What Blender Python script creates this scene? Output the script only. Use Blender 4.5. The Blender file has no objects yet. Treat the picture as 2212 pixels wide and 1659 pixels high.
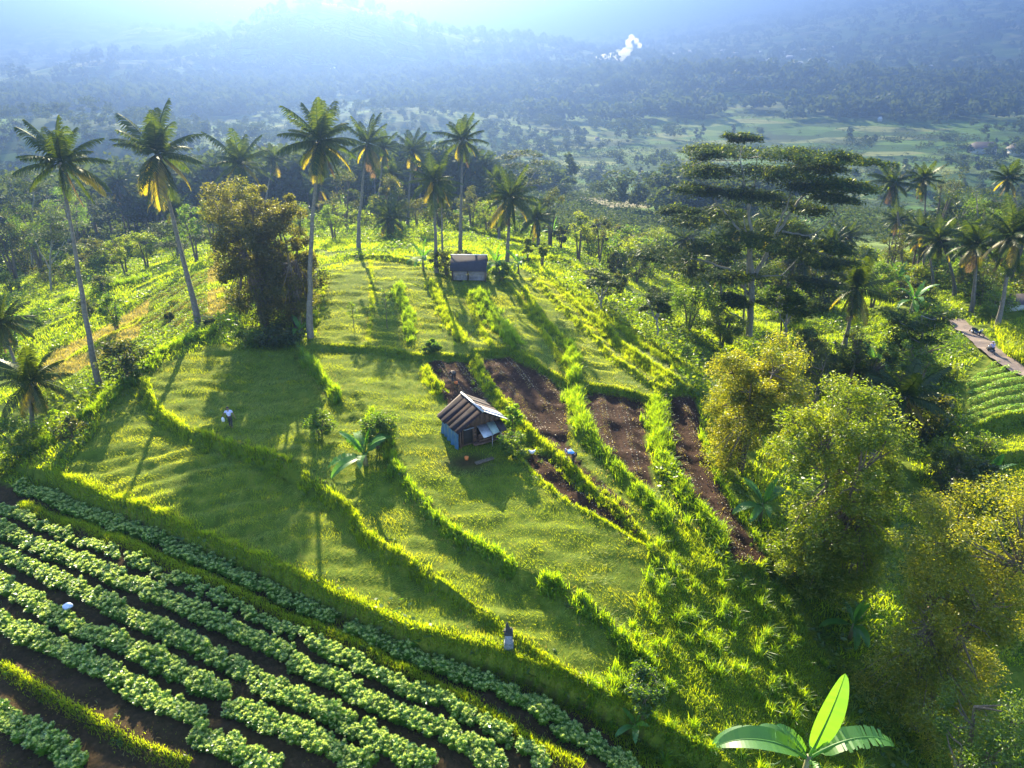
import bpy, math, random
import numpy as np
from mathutils import Vector, Matrix
random.seed(7)
RS = np.random.RandomState(11)
S = bpy.context.scene
PI = math.pi
R = math.radians
COL = S.collection

# ------------------------------------------------------------------ camera, sky, sun, exposure
F_PX, CX, CY, HOR = 1580.0, 1106.0, 829.5, 25.0     # focal length and horizon in pixels of a 2212 px wide picture
CAM_Z = 28.0
PITCH = math.atan((CY - HOR) / F_PX)
cam = bpy.data.cameras.new('camera')
cam.sensor_width = 36.0
cam.lens = 36.0 * F_PX / 2212.0
cam.clip_start = 0.5
cam.clip_end = 30000
camo = bpy.data.objects.new('camera', cam)
COL.objects.link(camo)
camo.location = (0, 0, CAM_Z)
camo.rotation_euler = (PI / 2 - PITCH, 0, 0)
S.camera = camo

SUN_EL, SUN_AZ = R(24), R(-11.5)                        # azimuth measured from +Y towards +X
w = bpy.data.worlds.new('World')
S.world = w
w.use_nodes = True
nt = w.node_tree
bg = nt.nodes['Background']
sky = nt.nodes.new('ShaderNodeTexSky')
sky.sky_type = 'NISHITA'
sky.sun_disc = False
sky.sun_elevation = SUN_EL
sky.sun_rotation = SUN_AZ
sky.air_density = 1.0
sky.dust_density = 0.6
sky.ozone_density = 2.0
nt.links.new(sky.outputs[0], bg.inputs[0])
bg.inputs[1].default_value = 0.11
sl = bpy.data.lights.new('sun', 'SUN')
sl.energy = 5.0
sl.angle = R(0.5)
sl.color = (1.0, 0.85, 0.52)
so = bpy.data.objects.new('sun', sl)
COL.objects.link(so)
sd = Vector((math.sin(SUN_AZ) * math.cos(SUN_EL), math.cos(SUN_AZ) * math.cos(SUN_EL), math.sin(SUN_EL)))
so.rotation_euler = sd.to_track_quat('Z', 'Y').to_euler()
so.location = sd * 100

S.view_settings.view_transform = 'Standard'
S.view_settings.look = 'None'
S.view_settings.exposure = 2.65
S.view_settings.gamma = 1.0
S.cycles.max_bounces = 8
S.cycles.diffuse_bounces = 2
S.cycles.glossy_bounces = 2
S.cycles.transmission_bounces = 4
S.cycles.volume_bounces = 1
S.cycles.use_denoising = True

# ------------------------------------------------------------------ picture <-> world
HAZE = .00125
def ray(dx, dy):
    u = (np.asarray(dx, float) - CX) / F_PX
    v = (CY - np.asarray(dy, float)) / F_PX
    return u, math.cos(PITCH) + v * math.sin(PITCH), -math.sin(PITCH) + v * math.cos(PITCH)

def unp(dx, dy, z):
    a, b, c = ray(dx, dy)
    t = (z - CAM_Z) / c
    return a * t, b * t

# ------------------------------------------------------------------ value noise
def vnoise(x, y, sc, seed=0):
    x = np.asarray(x, float) / sc + 1000.5; y = np.asarray(y, float) / sc + 1000.5
    xi = np.floor(x); yi = np.floor(y)
    fx = x - xi; fy = y - yi
    fx = fx * fx * (3 - 2 * fx); fy = fy * fy * (3 - 2 * fy)
    def h(a, b):
        s = np.sin(a * 127.1 + b * 311.7 + seed * 74.7) * 43758.5453
        return s - np.floor(s)
    return (h(xi, yi) * (1 - fx) + h(xi + 1, yi) * fx) * (1 - fy) + (h(xi, yi + 1) * (1 - fx) + h(xi + 1, yi + 1) * fx) * fy

# ------------------------------------------------------------------ terrain
CTRL = [  # picture x, picture y, height: the lie of the land read off the photograph
 (0,1650,-3.6),(100,1500,-3.4),(600,1620,-3.4),(1100,1640,-3.5),(0,1150,-3.0),(200,1150,-2.7),(100,1300,-3.1),(600,1400,-3.0),(900,1560,-3.3),(1400,1650,-3.8),
 (640,1262,-2.0),(900,1400,-2.4),(1100,1440,-2.4),(1300,1530,-3.2),
 (300,1080,-1.2),(400,950,-.2),(560,850,0),(600,1100,-.9),(800,1100,-.8),(1100,1150,-.8),(1000,980,-.1),(200,950,-1.2),
 (850,850,.5),(800,700,1.0),(750,590,1.5),(870,585,1.5),(1000,600,1.2),(1100,700,.5),(1150,830,0),(1350,950,-.6),(1500,1150,-1.8),
 (1250,1350,-2.0),(1600,1250,-3.0),(1700,1500,-5.0),(1550,1600,-4.6),(1350,750,0),(1480,820,-.7),(1250,620,.2),(1200,560,-.6),
 (1800,1290,-5.6),(1900,1600,-8.5),(2060,1560,-9.5),(2212,1655,-11),(1630,1060,-3.4),(1560,860,-3.0),(1550,760,-5.0),
 (1900,1150,-8.5),(2060,1200,-10.0),(2150,1000,-9),(2212,900,-8),(2150,850,-7),(2212,1080,-9.5),(2130,745,-6.5),(2180,620,-6),
 (1620,725,-8.0),(1820,715,-10.0),(1700,900,-8.0),(1900,900,-11.0),(2000,1050,-10.0),(1850,620,-15),(2050,620,-12),(1700,560,-18),(1500,620,-11),(1400,660,-6.0),
 (450,715,.3),(640,740,.6),(215,835,-.6),(300,650,-3.5),(450,560,-3),(640,560,0),(100,700,-6),(200,620,-8),(0,760,-7),(0,900,-4.5),(80,950,-2.8),(0,1010,-3.4),(100,600,-12),(350,520,-13),(100,480,-24),(450,450,-22),(0,500,-24),
 (900,530,-.5),(1100,520,-2.5),(1000,500,-3),(760,500,-3),(1250,540,-8),(1350,560,-11),(650,450,-16),(850,440,-16),(1050,440,-17),(1250,450,-24),(1500,500,-24),(1800,500,-26),(2100,480,-26),(2212,520,-20),
 (1250,400,-36),(1700,400,-38),(2212,400,-38),(600,380,-38),(100,380,-42),(1000,370,-40),
 (0,340,-50),(500,330,-52),(1000,320,-52),(1500,330,-52),(2212,330,-52)]
_c = np.array(CTRL, float)
_cx, _cy = unp(_c[:, 0], _c[:, 1], _c[:, 2])
extra = [(-120,20,-9),(-120,60,-14),(-60,5,-4.5),(0,0,-4.5),(40,5,-8),(90,20,-14),(110,60,-13),(-180,120,-30),(180,120,-24),(0,-60,-8),(-150,-60,-10),(150,-60,-14),(250,250,-50),(-250,250,-50)]
_e = np.array(extra, float)
PXY = np.column_stack([np.r_[_cx, _e[:, 0]], np.r_[_cy, _e[:, 1]]]); PZ = np.r_[_c[:, 2], _e[:, 2]]
def _phi(d): return d * d * np.log(d + 1e-6)
_n = len(PZ)
_D = np.sqrt(((PXY[:, None] - PXY[None]) ** 2).sum(-1)) / 50
_A = np.zeros((_n + 3, _n + 3)); _A[:_n, :_n] = _phi(_D) + np.eye(_n) * 0.003
_A[:_n, _n] = 1; _A[:_n, _n + 1] = PXY[:, 0] / 50; _A[:_n, _n + 2] = PXY[:, 1] / 50
_A[_n:, :_n] = _A[:_n, _n:].T
_W = np.linalg.solve(_A, np.r_[PZ, 0, 0, 0])
def tps(x, y):
    out = _W[_n] + _W[_n + 1] * x / 50 + _W[_n + 2] * y / 50
    for i in range(_n):
        d = np.sqrt((x - PXY[i, 0]) ** 2 + (y - PXY[i, 1]) ** 2) / 50
        out = out + _W[i] * _phi(d)
    return out
def smooth(a, b, x):
    t = np.clip((x - a) / (b - a), 0, 1)
    return t * t * (3 - 2 * t)
def g2(x, y, cx, cy, sx, sy, rot=0):
    c, s = math.cos(rot), math.sin(rot)
    u = (x - cx) * c + (y - cy) * s; v = -(x - cx) * s + (y - cy) * c
    return np.exp(-(u / sx) ** 2 - (v / sy) ** 2)
def far_h(x, y):
    r = np.hypot(x, y)
    h = -58 + 7 * (vnoise(x, y, 170, 3) - .5) + 12 * (vnoise(x, y, 520, 4) - .5)
    h = h + 30 * g2(x, y, -300, 450, 170, 70, .1)             # dark wooded spur on the left
    h = h + 22 * g2(x, y, 260, 950, 330, 90, -.05)            # wooded spur in the middle distance
    h = h + 16 * g2(x, y, -90, 640, 90, 60, .3)
    rg = 15 * (vnoise(x, y, 130, 8) - .5)
    h = h + 80 * g2(x, y, -300, 1230, 190, 130, .12) + 1.4 * rg * g2(x, y, -300, 1230, 230, 160)   # nearest hill
    h = h + 42 * g2(x, y, -20, 1350, 240, 150, -.1) + 30 * g2(x, y, -560, 1050, 120, 80)
    h = h + 56 * g2(x, y, -780, 1750, 130, 140) + 62 * g2(x, y, -560, 1650, 120, 110) + 60 * g2(x, y, -1150, 2200, 260, 180) + 66 * g2(x, y, -620, 2200, 160, 140)
    h = h + 150 * smooth(100, 1500, x) * smooth(1150, 2300, y + x * .25)                          # mountain slope on the right
    h = h + 16 * (vnoise(x, y, 260, 9) - .5) * smooth(1500, 2400, r)
    return h
# terrace edges: picture polyline, step (far side up), tuft height, tuft width, kind of tuft
EDGES = [
 ([(100,1035),(250,1098),(400,1155),(640,1262),(900,1385),(1080,1430),(1250,1500),(1400,1580),(1550,1659)],.62,.0,0.28,0.70,'short'),
 ([(40,1088),(187,1131),(337,1194),(487,1262),(637,1329),(769,1382),(841,1427),(991,1498),(1141,1592),(1260,1659)],.0,.24,0.26,0.55,'short'),
 ([(310,840),(345,900),(400,935),(480,965),(560,985),(625,1018)],.30,.15,0.54,0.48,'tall'),
 ([(650,1040),(710,1075),(760,1120),(790,1170),(850,1210),(900,1240),(945,1270)],.25,.15,0.50,0.48,'tall'),
 ([(945,1275),(1010,1320),(1080,1370),(1190,1455),(1300,1520)],.10,.12,0.25,0.40,'short'),
 ([(650,765),(690,815),(735,865)],.2,.1,0.85,0.58,'reed'),
 ([(800,900),(840,960),(850,1020),(905,1090),(940,1135),(1000,1175),(1050,1200),(1110,1245)],.22,.1,0.68,0.50,'reed'),
 ([(1165,1262),(1240,1300),(1300,1350),(1370,1430),(1450,1510)],.22,.1,0.75,0.65,'reed'),
 ([(858,620),(880,680),(888,740)],.1,.1,0.75,0.79,'reed'),
 ([(930,610),(960,680),(1005,745)],.1,.1,0.65,0.72,'tall'),
 ([(1030,635),(1060,680),(1095,725),(1118,757)],.2,.1,0.82,1.15,'reed'),
 ([(1130,625),(1170,690),(1215,740),(1235,780)],.15,.1,0.50,0.48,'tall'),
 ([(1228,755),(1240,820),(1248,900),(1262,945)],.2,.1,1.02,0.94,'reed'),
 ([(1262,950),(1310,990),(1350,1040),(1420,1110),(1450,1150)],.2,.1,0.75,0.72,'reed'),
 ([(918,790),(925,820),(955,850)],.2,.1,0.58,0.56,'tall'),
 ([(1025,770),(1045,820),(1090,875),(1140,930),(1190,975),(1260,1040),(1330,1100),(1400,1180)],.22,.12,0.43,0.64,'tall'),
 ([(1095,950),(1150,1020),(1220,1080),(1330,1140),(1410,1190)],-.22,.1,0.32,0.40,'tall'),
 ([(1412,860),(1418,920),(1430,1000),(1465,1060),(1510,1120),(1570,1200)],.2,.1,0.95,1.08,'reed'),
 ([(1515,930),(1535,1000),(1565,1060),(1605,1130),(1655,1215)],-.2,.1,0.61,0.50,'reed'),
 ([(1210,600),(1250,640),(1300,690),(1400,760),(1500,830)],.0,.1,0.65,0.88,'tall'),
 ([(1150,600),(1230,680),(1330,780),(1440,860)],.18,.08,0.32,0.40,'tall'),
 ([(1270,690),(1360,770),(1470,850)],.15,.08,0.50,0.72,'tall'),
 ([(715,755),(850,757),(920,770),(1000,765),(1100,757),(1200,812),(1250,835),(1300,842),(1400,857),(1500,855)],.26,.0,0.22,0.30,'short'),
 ([(775,556),(830,558),(885,568)],.2,.1,0.30,0.40,'short'),
 ([(1090,605),(1140,665),(1190,745),(1225,800)],.12,.12,0.22,0.35,'short'),
 ([(1190,605),(1270,690),(1370,775),(1440,850)],.16,.12,0.25,0.40,'short'),
 ([(1245,620),(1330,690),(1430,765),(1510,815)],.16,.12,0.30,0.50,'short'),
 ([(1000,612),(1030,690),(1060,755)],.14,.1,0.22,0.35,'short'),
 ([(120,800),(260,725),(400,650)],-.3,.12,0.30,0.40,'short'),
 ([(80,725),(220,660),(380,590),(450,565)],-.3,.12,0.30,0.40,'short'),
 ([(230,830),(330,760),(440,700)],-.2,.1,0.30,0.40,'short'),
 ([(800,560),(805,650),(795,750)],.0,.10,0.15,0.30,'short'),
 ([(700,610),(680,690),(672,745)],.1,.0,0.36,0.48,'tall'),
 ([(1590,1238),(1665,1238)],.25,.0,0.29,0.32,'tall'),
 ([(50,985),(130,955),(200,900),(260,840),(330,790),(400,745),(470,725)],-.35,.1,0.88,1.58,'reed'),
 ([(60,700),(150,655),(250,625),(330,600)],-.5,.1,1.02,1.44,'reed'),
 ([(100,760),(200,700),(330,640),(450,590)],-.4,.1,0.36,0.56,'tall'),
 ([(210,740),(300,690),(450,640)],-.3,.1,0.29,0.40,'tall'),
 ([(0,1440),(112,1510),(262,1598),(412,1659)],.15,.25,0.22,0.35,'short'),
 ([(2080,945),(2150,915),(2212,905)],.4,.1,0.36,0.48,'tall'),
 ([(2080,1010),(2150,990),(2212,985)],.5,.1,0.36,0.48,'tall'),
 ([(1000,500),(1100,520),(1190,545)],.3,.1,0.43,0.48,'tall'),
 ([(1150,560),(1230,570),(1270,600)],.2,.1,0.65,0.72,'tall'),
]
def seg_dist(x, y, P):
    """signed distance to a polyline (positive on its left) and distance past its ends"""
    best = np.full(np.shape(x), 1e9); sg = np.ones(np.shape(x))
    for (ax, ay), (bx, by) in zip(P[:-1], P[1:]):
        dx, dy = bx - ax, by - ay
        L = dx * dx + dy * dy
        t = np.clip(((x - ax) * dx + (y - ay) * dy) / L, 0, 1)
        d = np.hypot(x - ax - t * dx, y - ay - t * dy)
        s = np.sign(dx * (y - ay) - dy * (x - ax))
        m = d < best - 1e-9
        best = np.where(m, d, best); sg = np.where(m, s, sg)
    return best, sg
def base_h(x, y):
    x = np.asarray(x, float); y = np.asarray(y, float)
    r = np.hypot(x, y - 40)
    wgt = 1 - smooth(210, 420, r)
    f = far_h(x, y)
    n = np.where(wgt > 0, tps(np.clip(x, -420, 420), np.clip(y, -200, 460)), 0)
    return f * (1 - wgt) + n * wgt
def hit(dx, dy, hf=None):
    """march picture rays to the ground"""
    hf = hf or base_h
    a, b, c = ray(np.atleast_1d(dx), np.atleast_1d(dy))
    b = b + 0 * a; c = c + 0 * a
    ts = np.geomspace(18, 6000, 420)
    X = a[:, None] * ts; Y = b[:, None] * ts; Z = CAM_Z + c[:, None] * ts
    under = Z < hf(X, Y)
    i = np.where(under.any(1), under.argmax(1), len(ts) - 1); i = np.maximum(i, 1)
    lo = ts[i - 1]; hi = ts[i]
    for _ in range(12):
        m = (lo + hi) / 2
        u = CAM_Z + c * m < hf(a * m, b * m)
        hi = np.where(u, m, hi); lo = np.where(u, lo, m)
    return np.column_stack([a * hi, b * hi])
EW = []
for pts, step, bund, th, tw, kind in EDGES:
    p = np.array(pts, float)
    EW.append((hit(p[:, 0], p[:, 1]), step, bund, th, tw, kind))
def wpoly(pts):
    p = np.array(pts, float)
    return hit(p[:, 0], p[:, 1])
def inpoly(x, y, P):
    c = np.zeros(np.shape(x), bool)
    for (x1, y1), (x2, y2) in zip(P, np.roll(P, -1, 0)):
        k = ((y1 > y) != (y2 > y)) & (x < (x2 - x1) * (y - y1) / (y2 - y1 + 1e-12) + x1)
        c ^= k
    return c
SOIL = [wpoly(p) for p in [
 [(915,776),(1012,768),(1035,830),(1075,885),(1060,910),(1000,905),(955,852),(925,820)],
 [(1042,770),(1100,763),(1200,817),(1224,850),(1228,950),(1262,1005),(1350,1085),(1385,1160),(1330,1095),(1245,1020),(1165,935),(1090,862),(1050,812)],
 [(1130,975),(1180,970),(1250,1042),(1330,1100),(1380,1165),(1270,1095),(1190,1055)],
 [(1265,842),(1392,858),(1395,950),(1415,1062),(1350,1022),(1290,962),(1266,900)],
 [(1450,858),(1503,860),(1522,960),(1562,1080),(1655,1232),(1592,1235),(1520,1130),(1472,1040),(1447,950)]]]
SOIL_DIR = []
for a, b in [((960,780),(1040,890)),((1070,770),(1240,1000)),((1160,980),(1300,1090)),((1320,850),(1350,1010)),((1475,860),(1600,1200))]:
    q = wpoly([a, b]); v = q[1] - q[0]; SOIL_DIR.append(v / np.hypot(*v))
VEG = wpoly([(-150,1040),(60,1050),(250,1105),(400,1165),(640,1272),(900,1395),(1080,1440),(1250,1510),(1400,1590),(1500,1680),(1500,1900),(-150,1900)])
MOWN = wpoly([(130,1040),(200,960),(260,860),(350,800),(450,750),(640,760),(680,740),(690,600),(780,560),(880,568),(960,600),(1060,600),(1180,600),(1300,690),(1500,820),(1440,860),(1400,1000),(1450,1150),(1480,1250),(1400,1500),(1250,1500),(1080,1430),(640,1262),(400,1155)])
ROUGH = wpoly([(1400,1190),(1480,1130),(1560,1240),(1680,1240),(1900,1659),(1880,1800),(1500,1800),(1250,1500),(1350,1430)])
DRY = wpoly([(100,770),(240,700),(330,645),(450,590),(470,560),(500,680),(400,715),(300,730),(200,790),(60,850)])
RSIDE = wpoly([(2060,830),(2120,775),(2212,800),(2300,830),(2300,1080),(2212,1060),(2100,960)])
LROWS = wpoly([(330,640),(450,590),(450,720),(250,830),(160,870),(120,840),(300,730)])
ROAD = wpoly([(2060,690),(2090,718),(2120,740),(2150,768),(2190,792),(2250,825),(2330,870)])
HAY_A = wpoly([(200,1000),(420,960),(620,1030),(640,1260),(250,1100)])
_hd = wpoly([(480,960),(200,1080)]); _hd = (_hd[1] - _hd[0]); _hd /= np.hypot(*_hd)
def height(x, y):
    x = np.asarray(x, float); y = np.asarray(y, float)
    shp = x.shape; x = x.ravel(); y = y.ravel()
    h = base_h(x, y)
    near = (np.abs(x) < 110) & (y > 8) & (y < 190)
    xn, yn = x[near], y[near]
    add = 0.16 * (vnoise(xn, yn, 2.3, 1) - .5) + 0.30 * (vnoise(xn, yn, 7, 2) - .5) + .30 * (vnoise(xn * .35, yn, .8, 12) - .5) + .10 * (vnoise(xn, yn, .6, 13) - .5)
    for P, step, bund, th, tw, kind in EW:
        mn = P.min(0) - 7; mx = P.max(0) + 7
        k = (xn > mn[0]) & (xn < mx[0]) & (yn > mn[1]) & (yn < mx[1])
        if not k.any(): continue
        d, s = seg_dist(xn[k], yn[k], P)
        a = step * 1.25 * s * np.tanh(d / .12) * np.exp(-d / 2.6) + bund * np.exp(-(d / .38) ** 2)
        add[k] += a
    for P, v in zip(SOIL, SOIL_DIR):
        m = inpoly(xn, yn, P)
        q = (xn * v[1] - yn * v[0]) + .12 * vnoise(xn, yn, 1.5, 6)
        add[m] += -.08 + .14 * np.sin(q[m] * 2 * PI / 1.7) + .05 * (vnoise(xn[m], yn[m], .35, 5) - .5)
    m = inpoly(xn, yn, HAY_A)
    q = (xn * _hd[1] - yn * _hd[0]) + .5 * vnoise(xn, yn, 4, 7)
    add[m] += .10 * np.sin(q[m] * 2 * PI / 1.7)
    out = h.copy(); out[near] += add
    return out.reshape(shp)
def H(x, y): return float(height(np.array([x]), np.array([y]))[0])
def gp(dx, dy):
    """ground point seen at a picture position"""
    p = hit(dx, dy)[0]
    return float(p[0]), float(p[1]), H(p[0], p[1])
def top_h(dx, base, dy_top):
    """height above base of something whose top shows at picture row dy_top"""
    _, b, c = ray(dx, dy_top)
    return CAM_Z + c / b * base[1] - base[2]
def px_m(base, px):
    return px / F_PX * math.hypot(base[1] * math.cos(PITCH) + (CAM_Z - base[2]) * math.sin(PITCH), 0)
# ------------------------------------------------------------------ mesh helpers
def mesh(name, V, Q, mat=None, rnd=None, smooth_=False, T=None):
    V = np.asarray(V, np.float32).reshape(-1, 3)
    Q = np.asarray(Q, np.int32).reshape(-1, 4)
    me = bpy.data.meshes.new(name)
    nq = len(Q); nt_ = 0 if T is None else len(T)
    me.vertices.add(len(V)); me.vertices.foreach_set('co', V.ravel())
    li = Q.ravel()
    if nt_: li = np.r_[li, np.asarray(T, np.int32).ravel()]
    me.loops.add(len(li)); me.loops.foreach_set('vertex_index', li.astype(np.int32))
    me.polygons.add(nq + nt_)
    st = np.r_[np.arange(nq) * 4, nq * 4 + np.arange(nt_) * 3].astype(np.int32)
    me.polygons.foreach_set('loop_start', st)
    if smooth_: me.polygons.foreach_set('use_smooth', np.ones(nq + nt_, bool))
    if rnd is not None:
        a = me.attributes.new('rnd', 'FLOAT', 'FACE'); a.data.foreach_set('value', np.asarray(rnd, np.float32))
    me.update(calc_edges=True)
    if mat is not None:
        for m in (mat if isinstance(mat, (list, tuple)) else [mat]): me.materials.append(m)
    return me
def obj(name, me, parent=None, loc=(0, 0, 0), rz=0, sc=1):
    o = bpy.data.objects.new(name, me); COL.objects.link(o)
    if parent is not None: o.parent = parent
    o.location = loc; o.rotation_euler = (0, 0, rz)
    o.scale = (sc, sc, sc) if not isinstance(sc, (tuple, list)) else sc
    return o
def tag(o, label=None, cat=None, group=None, kind=None):
    if label: o['label'] = label
    if cat: o['category'] = cat
    if group: o['group'] = group
    if kind: o['kind'] = kind
    return o
def thing(name, label, cat, loc, rz=0, group=None, sc=1):
    o = bpy.data.objects.new(name, None); COL.objects.link(o)
    o.location = loc; o.rotation_euler = (0, 0, rz)
    o.scale = (sc, sc, sc) if not isinstance(sc, (tuple, list)) else sc
    o.empty_display_size = .2
    return tag(o, label, cat, group)
def copy_tree(o, parent=None):
    c = o.copy(); COL.objects.link(c)
    if parent is not None: c.parent = parent
    for ch in list(o.children): copy_tree(ch, c)
    return c
class MB:
    """gathers quads (and triangles) for one mesh"""
    def __init__(s): s.V = []; s.Q = []; s.T = []; s.r = []; s.n = 0
    def add(s, V, Q, rnd=None, T=None):
        V = np.asarray(V, float).reshape(-1, 3); Q = np.asarray(Q, int).reshape(-1, 4)
        s.V.append(V); s.Q.append(Q + s.n)
        s.r.append(np.full(len(Q), .5) if rnd is None else (np.full(len(Q), rnd) if np.isscalar(rnd) else np.asarray(rnd)))
        s.n += len(V)
    def mesh(s, name, mat, smooth_=False):
        return mesh(name, np.concatenate(s.V), np.concatenate(s.Q), mat, np.concatenate(s.r), smooth_)
    def box(s, c, size, rz=0, rx=0, rnd=None):
        x, y, z = [q / 2 for q in size]
        V = np.array([(-x,-y,-z),(x,-y,-z),(x,y,-z),(-x,y,-z),(-x,-y,z),(x,-y,z),(x,y,z),(-x,y,z)])
        if rx: V = V @ np.array(Matrix.Rotation(rx, 3, 'X')).T
        if rz: V = V @ np.array(Matrix.Rotation(rz, 3, 'Z')).T
        s.add(V + np.array(c), [(0,3,2,1),(4,5,6,7),(0,1,5,4),(1,2,6,5),(2,3,7,6),(3,0,4,7)], rnd)
    def tube(s, P, rad, n=8, rnd=None, cap=True):
        P = np.asarray(P, float); m = len(P)
        rad = np.full(m, rad) if np.isscalar(rad) else np.interp(np.linspace(0, 1, m), np.linspace(0, 1, len(rad)), rad)
        T = np.gradient(P, axis=0); T /= np.linalg.norm(T, axis=1)[:, None] + 1e-9
        up = np.array([0, 0, 1.]) if abs(T[0][2]) < .9 else np.array([1., 0, 0])
        a = np.linspace(0, 2 * PI, n, endpoint=False)
        V = []
        for i in range(m):
            u = np.cross(up, T[i]); u /= np.linalg.norm(u) + 1e-9; v = np.cross(T[i], u)
            V.append(P[i] + rad[i] * (np.cos(a)[:, None] * u + np.sin(a)[:, None] * v))
            up = v if abs(T[i][2]) >= .9 else up
        V = np.concatenate(V)
        Q = [(i * n + j, i * n + (j + 1) % n, (i + 1) * n + (j + 1) % n, (i + 1) * n + j) for i in range(m - 1) for j in range(n)]
        if cap and n % 2 == 0:
            for o_, fl in ((0, 1), ((m - 1) * n, 0)):
                for j in range(0, n // 2 - 1):
                    q = (o_ + j, o_ + j + 1, o_ + n - 2 - j, o_ + n - 1 - j)
                    Q.append(q[::-1] if fl else q)
        s.add(V, Q, rnd)
    def leaves(s, C, A, B, rnd=None):
        """rhombic leaves: centre base C, half length vector A, half width vector B"""
        C = np.asarray(C); n = len(C)
        V = np.stack([C - A, C - B - .15 * A, C + A, C + B - .15 * A], 1).reshape(-1, 3)
        Q = np.arange(4 * n).reshape(-1, 4)
        s.add(V, Q, RS.rand(n) if rnd is None else rnd)
def rdir(n, zmin=-1, zmax=1, rs=RS):
    z = rs.uniform(zmin, zmax, n); a = rs.uniform(0, 2 * PI, n); r = np.sqrt(np.maximum(0, 1 - z * z))
    return np.column_stack([r * np.cos(a), r * np.sin(a), z])
def nrm(v): return v / (np.linalg.norm(v, axis=-1, keepdims=True) + 1e-9)

# ------------------------------------------------------------------ materials
def newmat(name):
    m = bpy.data.materials.new(name); m.use_nodes = True
    n = m.node_tree; n.nodes.clear()
    out = n.nodes.new('ShaderNodeOutputMaterial')
    return m, n, out
def ramp(n, cols, fac):
    r = n.nodes.new('ShaderNodeValToRGB')
    e = r.color_ramp.elements
    while len(e) < len(cols): e.new(.5)
    for i, (p, c) in enumerate(cols):
        e[i].position = p; e[i].color = (*c, 1)
    n.links.new(fac, r.inputs[0]); return r.outputs[0]
def noise(n, scale, detail=4, coord=None, rough=.6):
    t = n.nodes.new('ShaderNodeTexNoise'); t.inputs['Scale'].default_value = scale; t.inputs['Detail'].default_value = detail
    t.inputs['Roughness'].default_value = rough
    if coord is not None: n.links.new(coord, t.inputs['Vector'])
    return t.outputs['Fac']
def math_(n, op, a, b=None, c=None):
    m = n.nodes.new('ShaderNodeMath'); m.operation = op
    for i, v in enumerate((a, b, c)):
        if v is None: continue
        if isinstance(v, (int, float)): m.inputs[i].default_value = v
        else: n.links.new(v, m.inputs[i])
    return m.outputs[0]
def mix(n, f, a, b):
    m = n.nodes.new('ShaderNodeMix'); m.data_type = 'RGBA'
    for i, v in ((0, f), (6, a), (7, b)):
        if isinstance(v, (int, float)): m.inputs[i].default_value = v
        elif isinstance(v, tuple): m.inputs[i].default_value = (*v, 1)
        else: n.links.new(v, m.inputs[i])
    return m.outputs[2]
def leafmat(name, cols, trans, tmix=.5, gloss=.06, rough=.4, objvar=.35):
    """leaf: diffuse over the ramp, light passing through it tinted trans, a little gloss"""
    m, n, out = newmat(name)
    at = n.nodes.new('ShaderNodeAttribute'); at.attribute_name = 'rnd'
    oi = n.nodes.new('ShaderNodeObjectInfo')
    f = math_(n, 'ADD', math_(n, 'MULTIPLY', at.outputs['Fac'], 1 - objvar), math_(n, 'MULTIPLY', oi.outputs['Random'], objvar))
    c = ramp(n, cols, f)
    d = n.nodes.new('ShaderNodeBsdfDiffuse'); n.links.new(c, d.inputs[0])
    t = n.nodes.new('ShaderNodeBsdfTranslucent')
    tc = mix(n, f, tuple(trans[0]), tuple(trans[1])); n.links.new(tc, t.inputs[0])
    ms = n.nodes.new('ShaderNodeMixShader'); ms.inputs[0].default_value = tmix
    n.links.new(d.outputs[0], ms.inputs[1]); n.links.new(t.outputs[0], ms.inputs[2])
    g = n.nodes.new('ShaderNodeBsdfGlossy'); g.inputs['Roughness'].default_value = rough; g.inputs[0].default_value = (.9, .95, 1, 1)
    m2 = n.nodes.new('ShaderNodeMixShader'); m2.inputs[0].default_value = gloss
    n.links.new(ms.outputs[0], m2.inputs[1]); n.links.new(g.outputs[0], m2.inputs[2])
    n.links.new(m2.outputs[0], out.inputs[0]); return m
def plain(name, c1, c2=None, scale=3, rough=.7, metal=0, bump=0, coord='Object', spec=.5):
    m, n, out = newmat(name)
    p = n.nodes.new('ShaderNodeBsdfPrincipled'); n.links.new(p.outputs[0], out.inputs[0]); p.inputs['Specular IOR Level'].default_value = spec
    p.inputs['Roughness'].default_value = rough; p.inputs['Metallic'].default_value = metal
    tc = n.nodes.new('ShaderNodeTexCoord')
    f = noise(n, scale, 5, tc.outputs[coord])
    c2 = c2 or tuple(q * .6 for q in c1)
    n.links.new(ramp(n, [(.3, c2), (.7, c1)], f), p.inputs['Base Color'])
    if bump:
        b = n.nodes.new('ShaderNodeBump'); b.inputs['Strength'].default_value = bump; b.inputs['Distance'].default_value = .03
        n.links.new(f, b.inputs['Height']); n.links.new(b.outputs[0], p.inputs['Normal'])
    return m
M = {}
M['grass_short'] = leafmat('short_grass', [(0,(.040,.10,.006)),(.5,(.095,.16,.008)),(.85,(.17,.20,.018)),(1,(.26,.23,.05))], [(.34,.50,.004),(.74,.70,.02)], .55, .015, .5)
M['grass_hay'] = leafmat('mown_hay', [(0,(.08,.16,.010)),(.5,(.18,.25,.022)),(1,(.34,.34,.08))], [(.36,.48,.01),(.74,.70,.07)], .5, .03, .4)
M['grass_tall'] = leafmat('tall_grass', [(0,(.025,.085,.012)),(.6,(.05,.13,.018)),(1,(.10,.16,.03))], [(.30,.52,.001),(.66,.70,.006)], .62, .02, .4)
M['reed'] = leafmat('reed_grass', [(0,(.025,.09,.020)),(.6,(.05,.14,.025)),(1,(.12,.17,.05))], [(.28,.52,.002),(.60,.68,.008)], .62, .03, .4)
M['dry'] = leafmat('dry_grass', [(0,(.12,.14,.03)),(.6,(.22,.18,.05)),(1,(.30,.21,.08))], [(.42,.42,.03),(.60,.40,.05)], .5, .04, .5)
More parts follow.
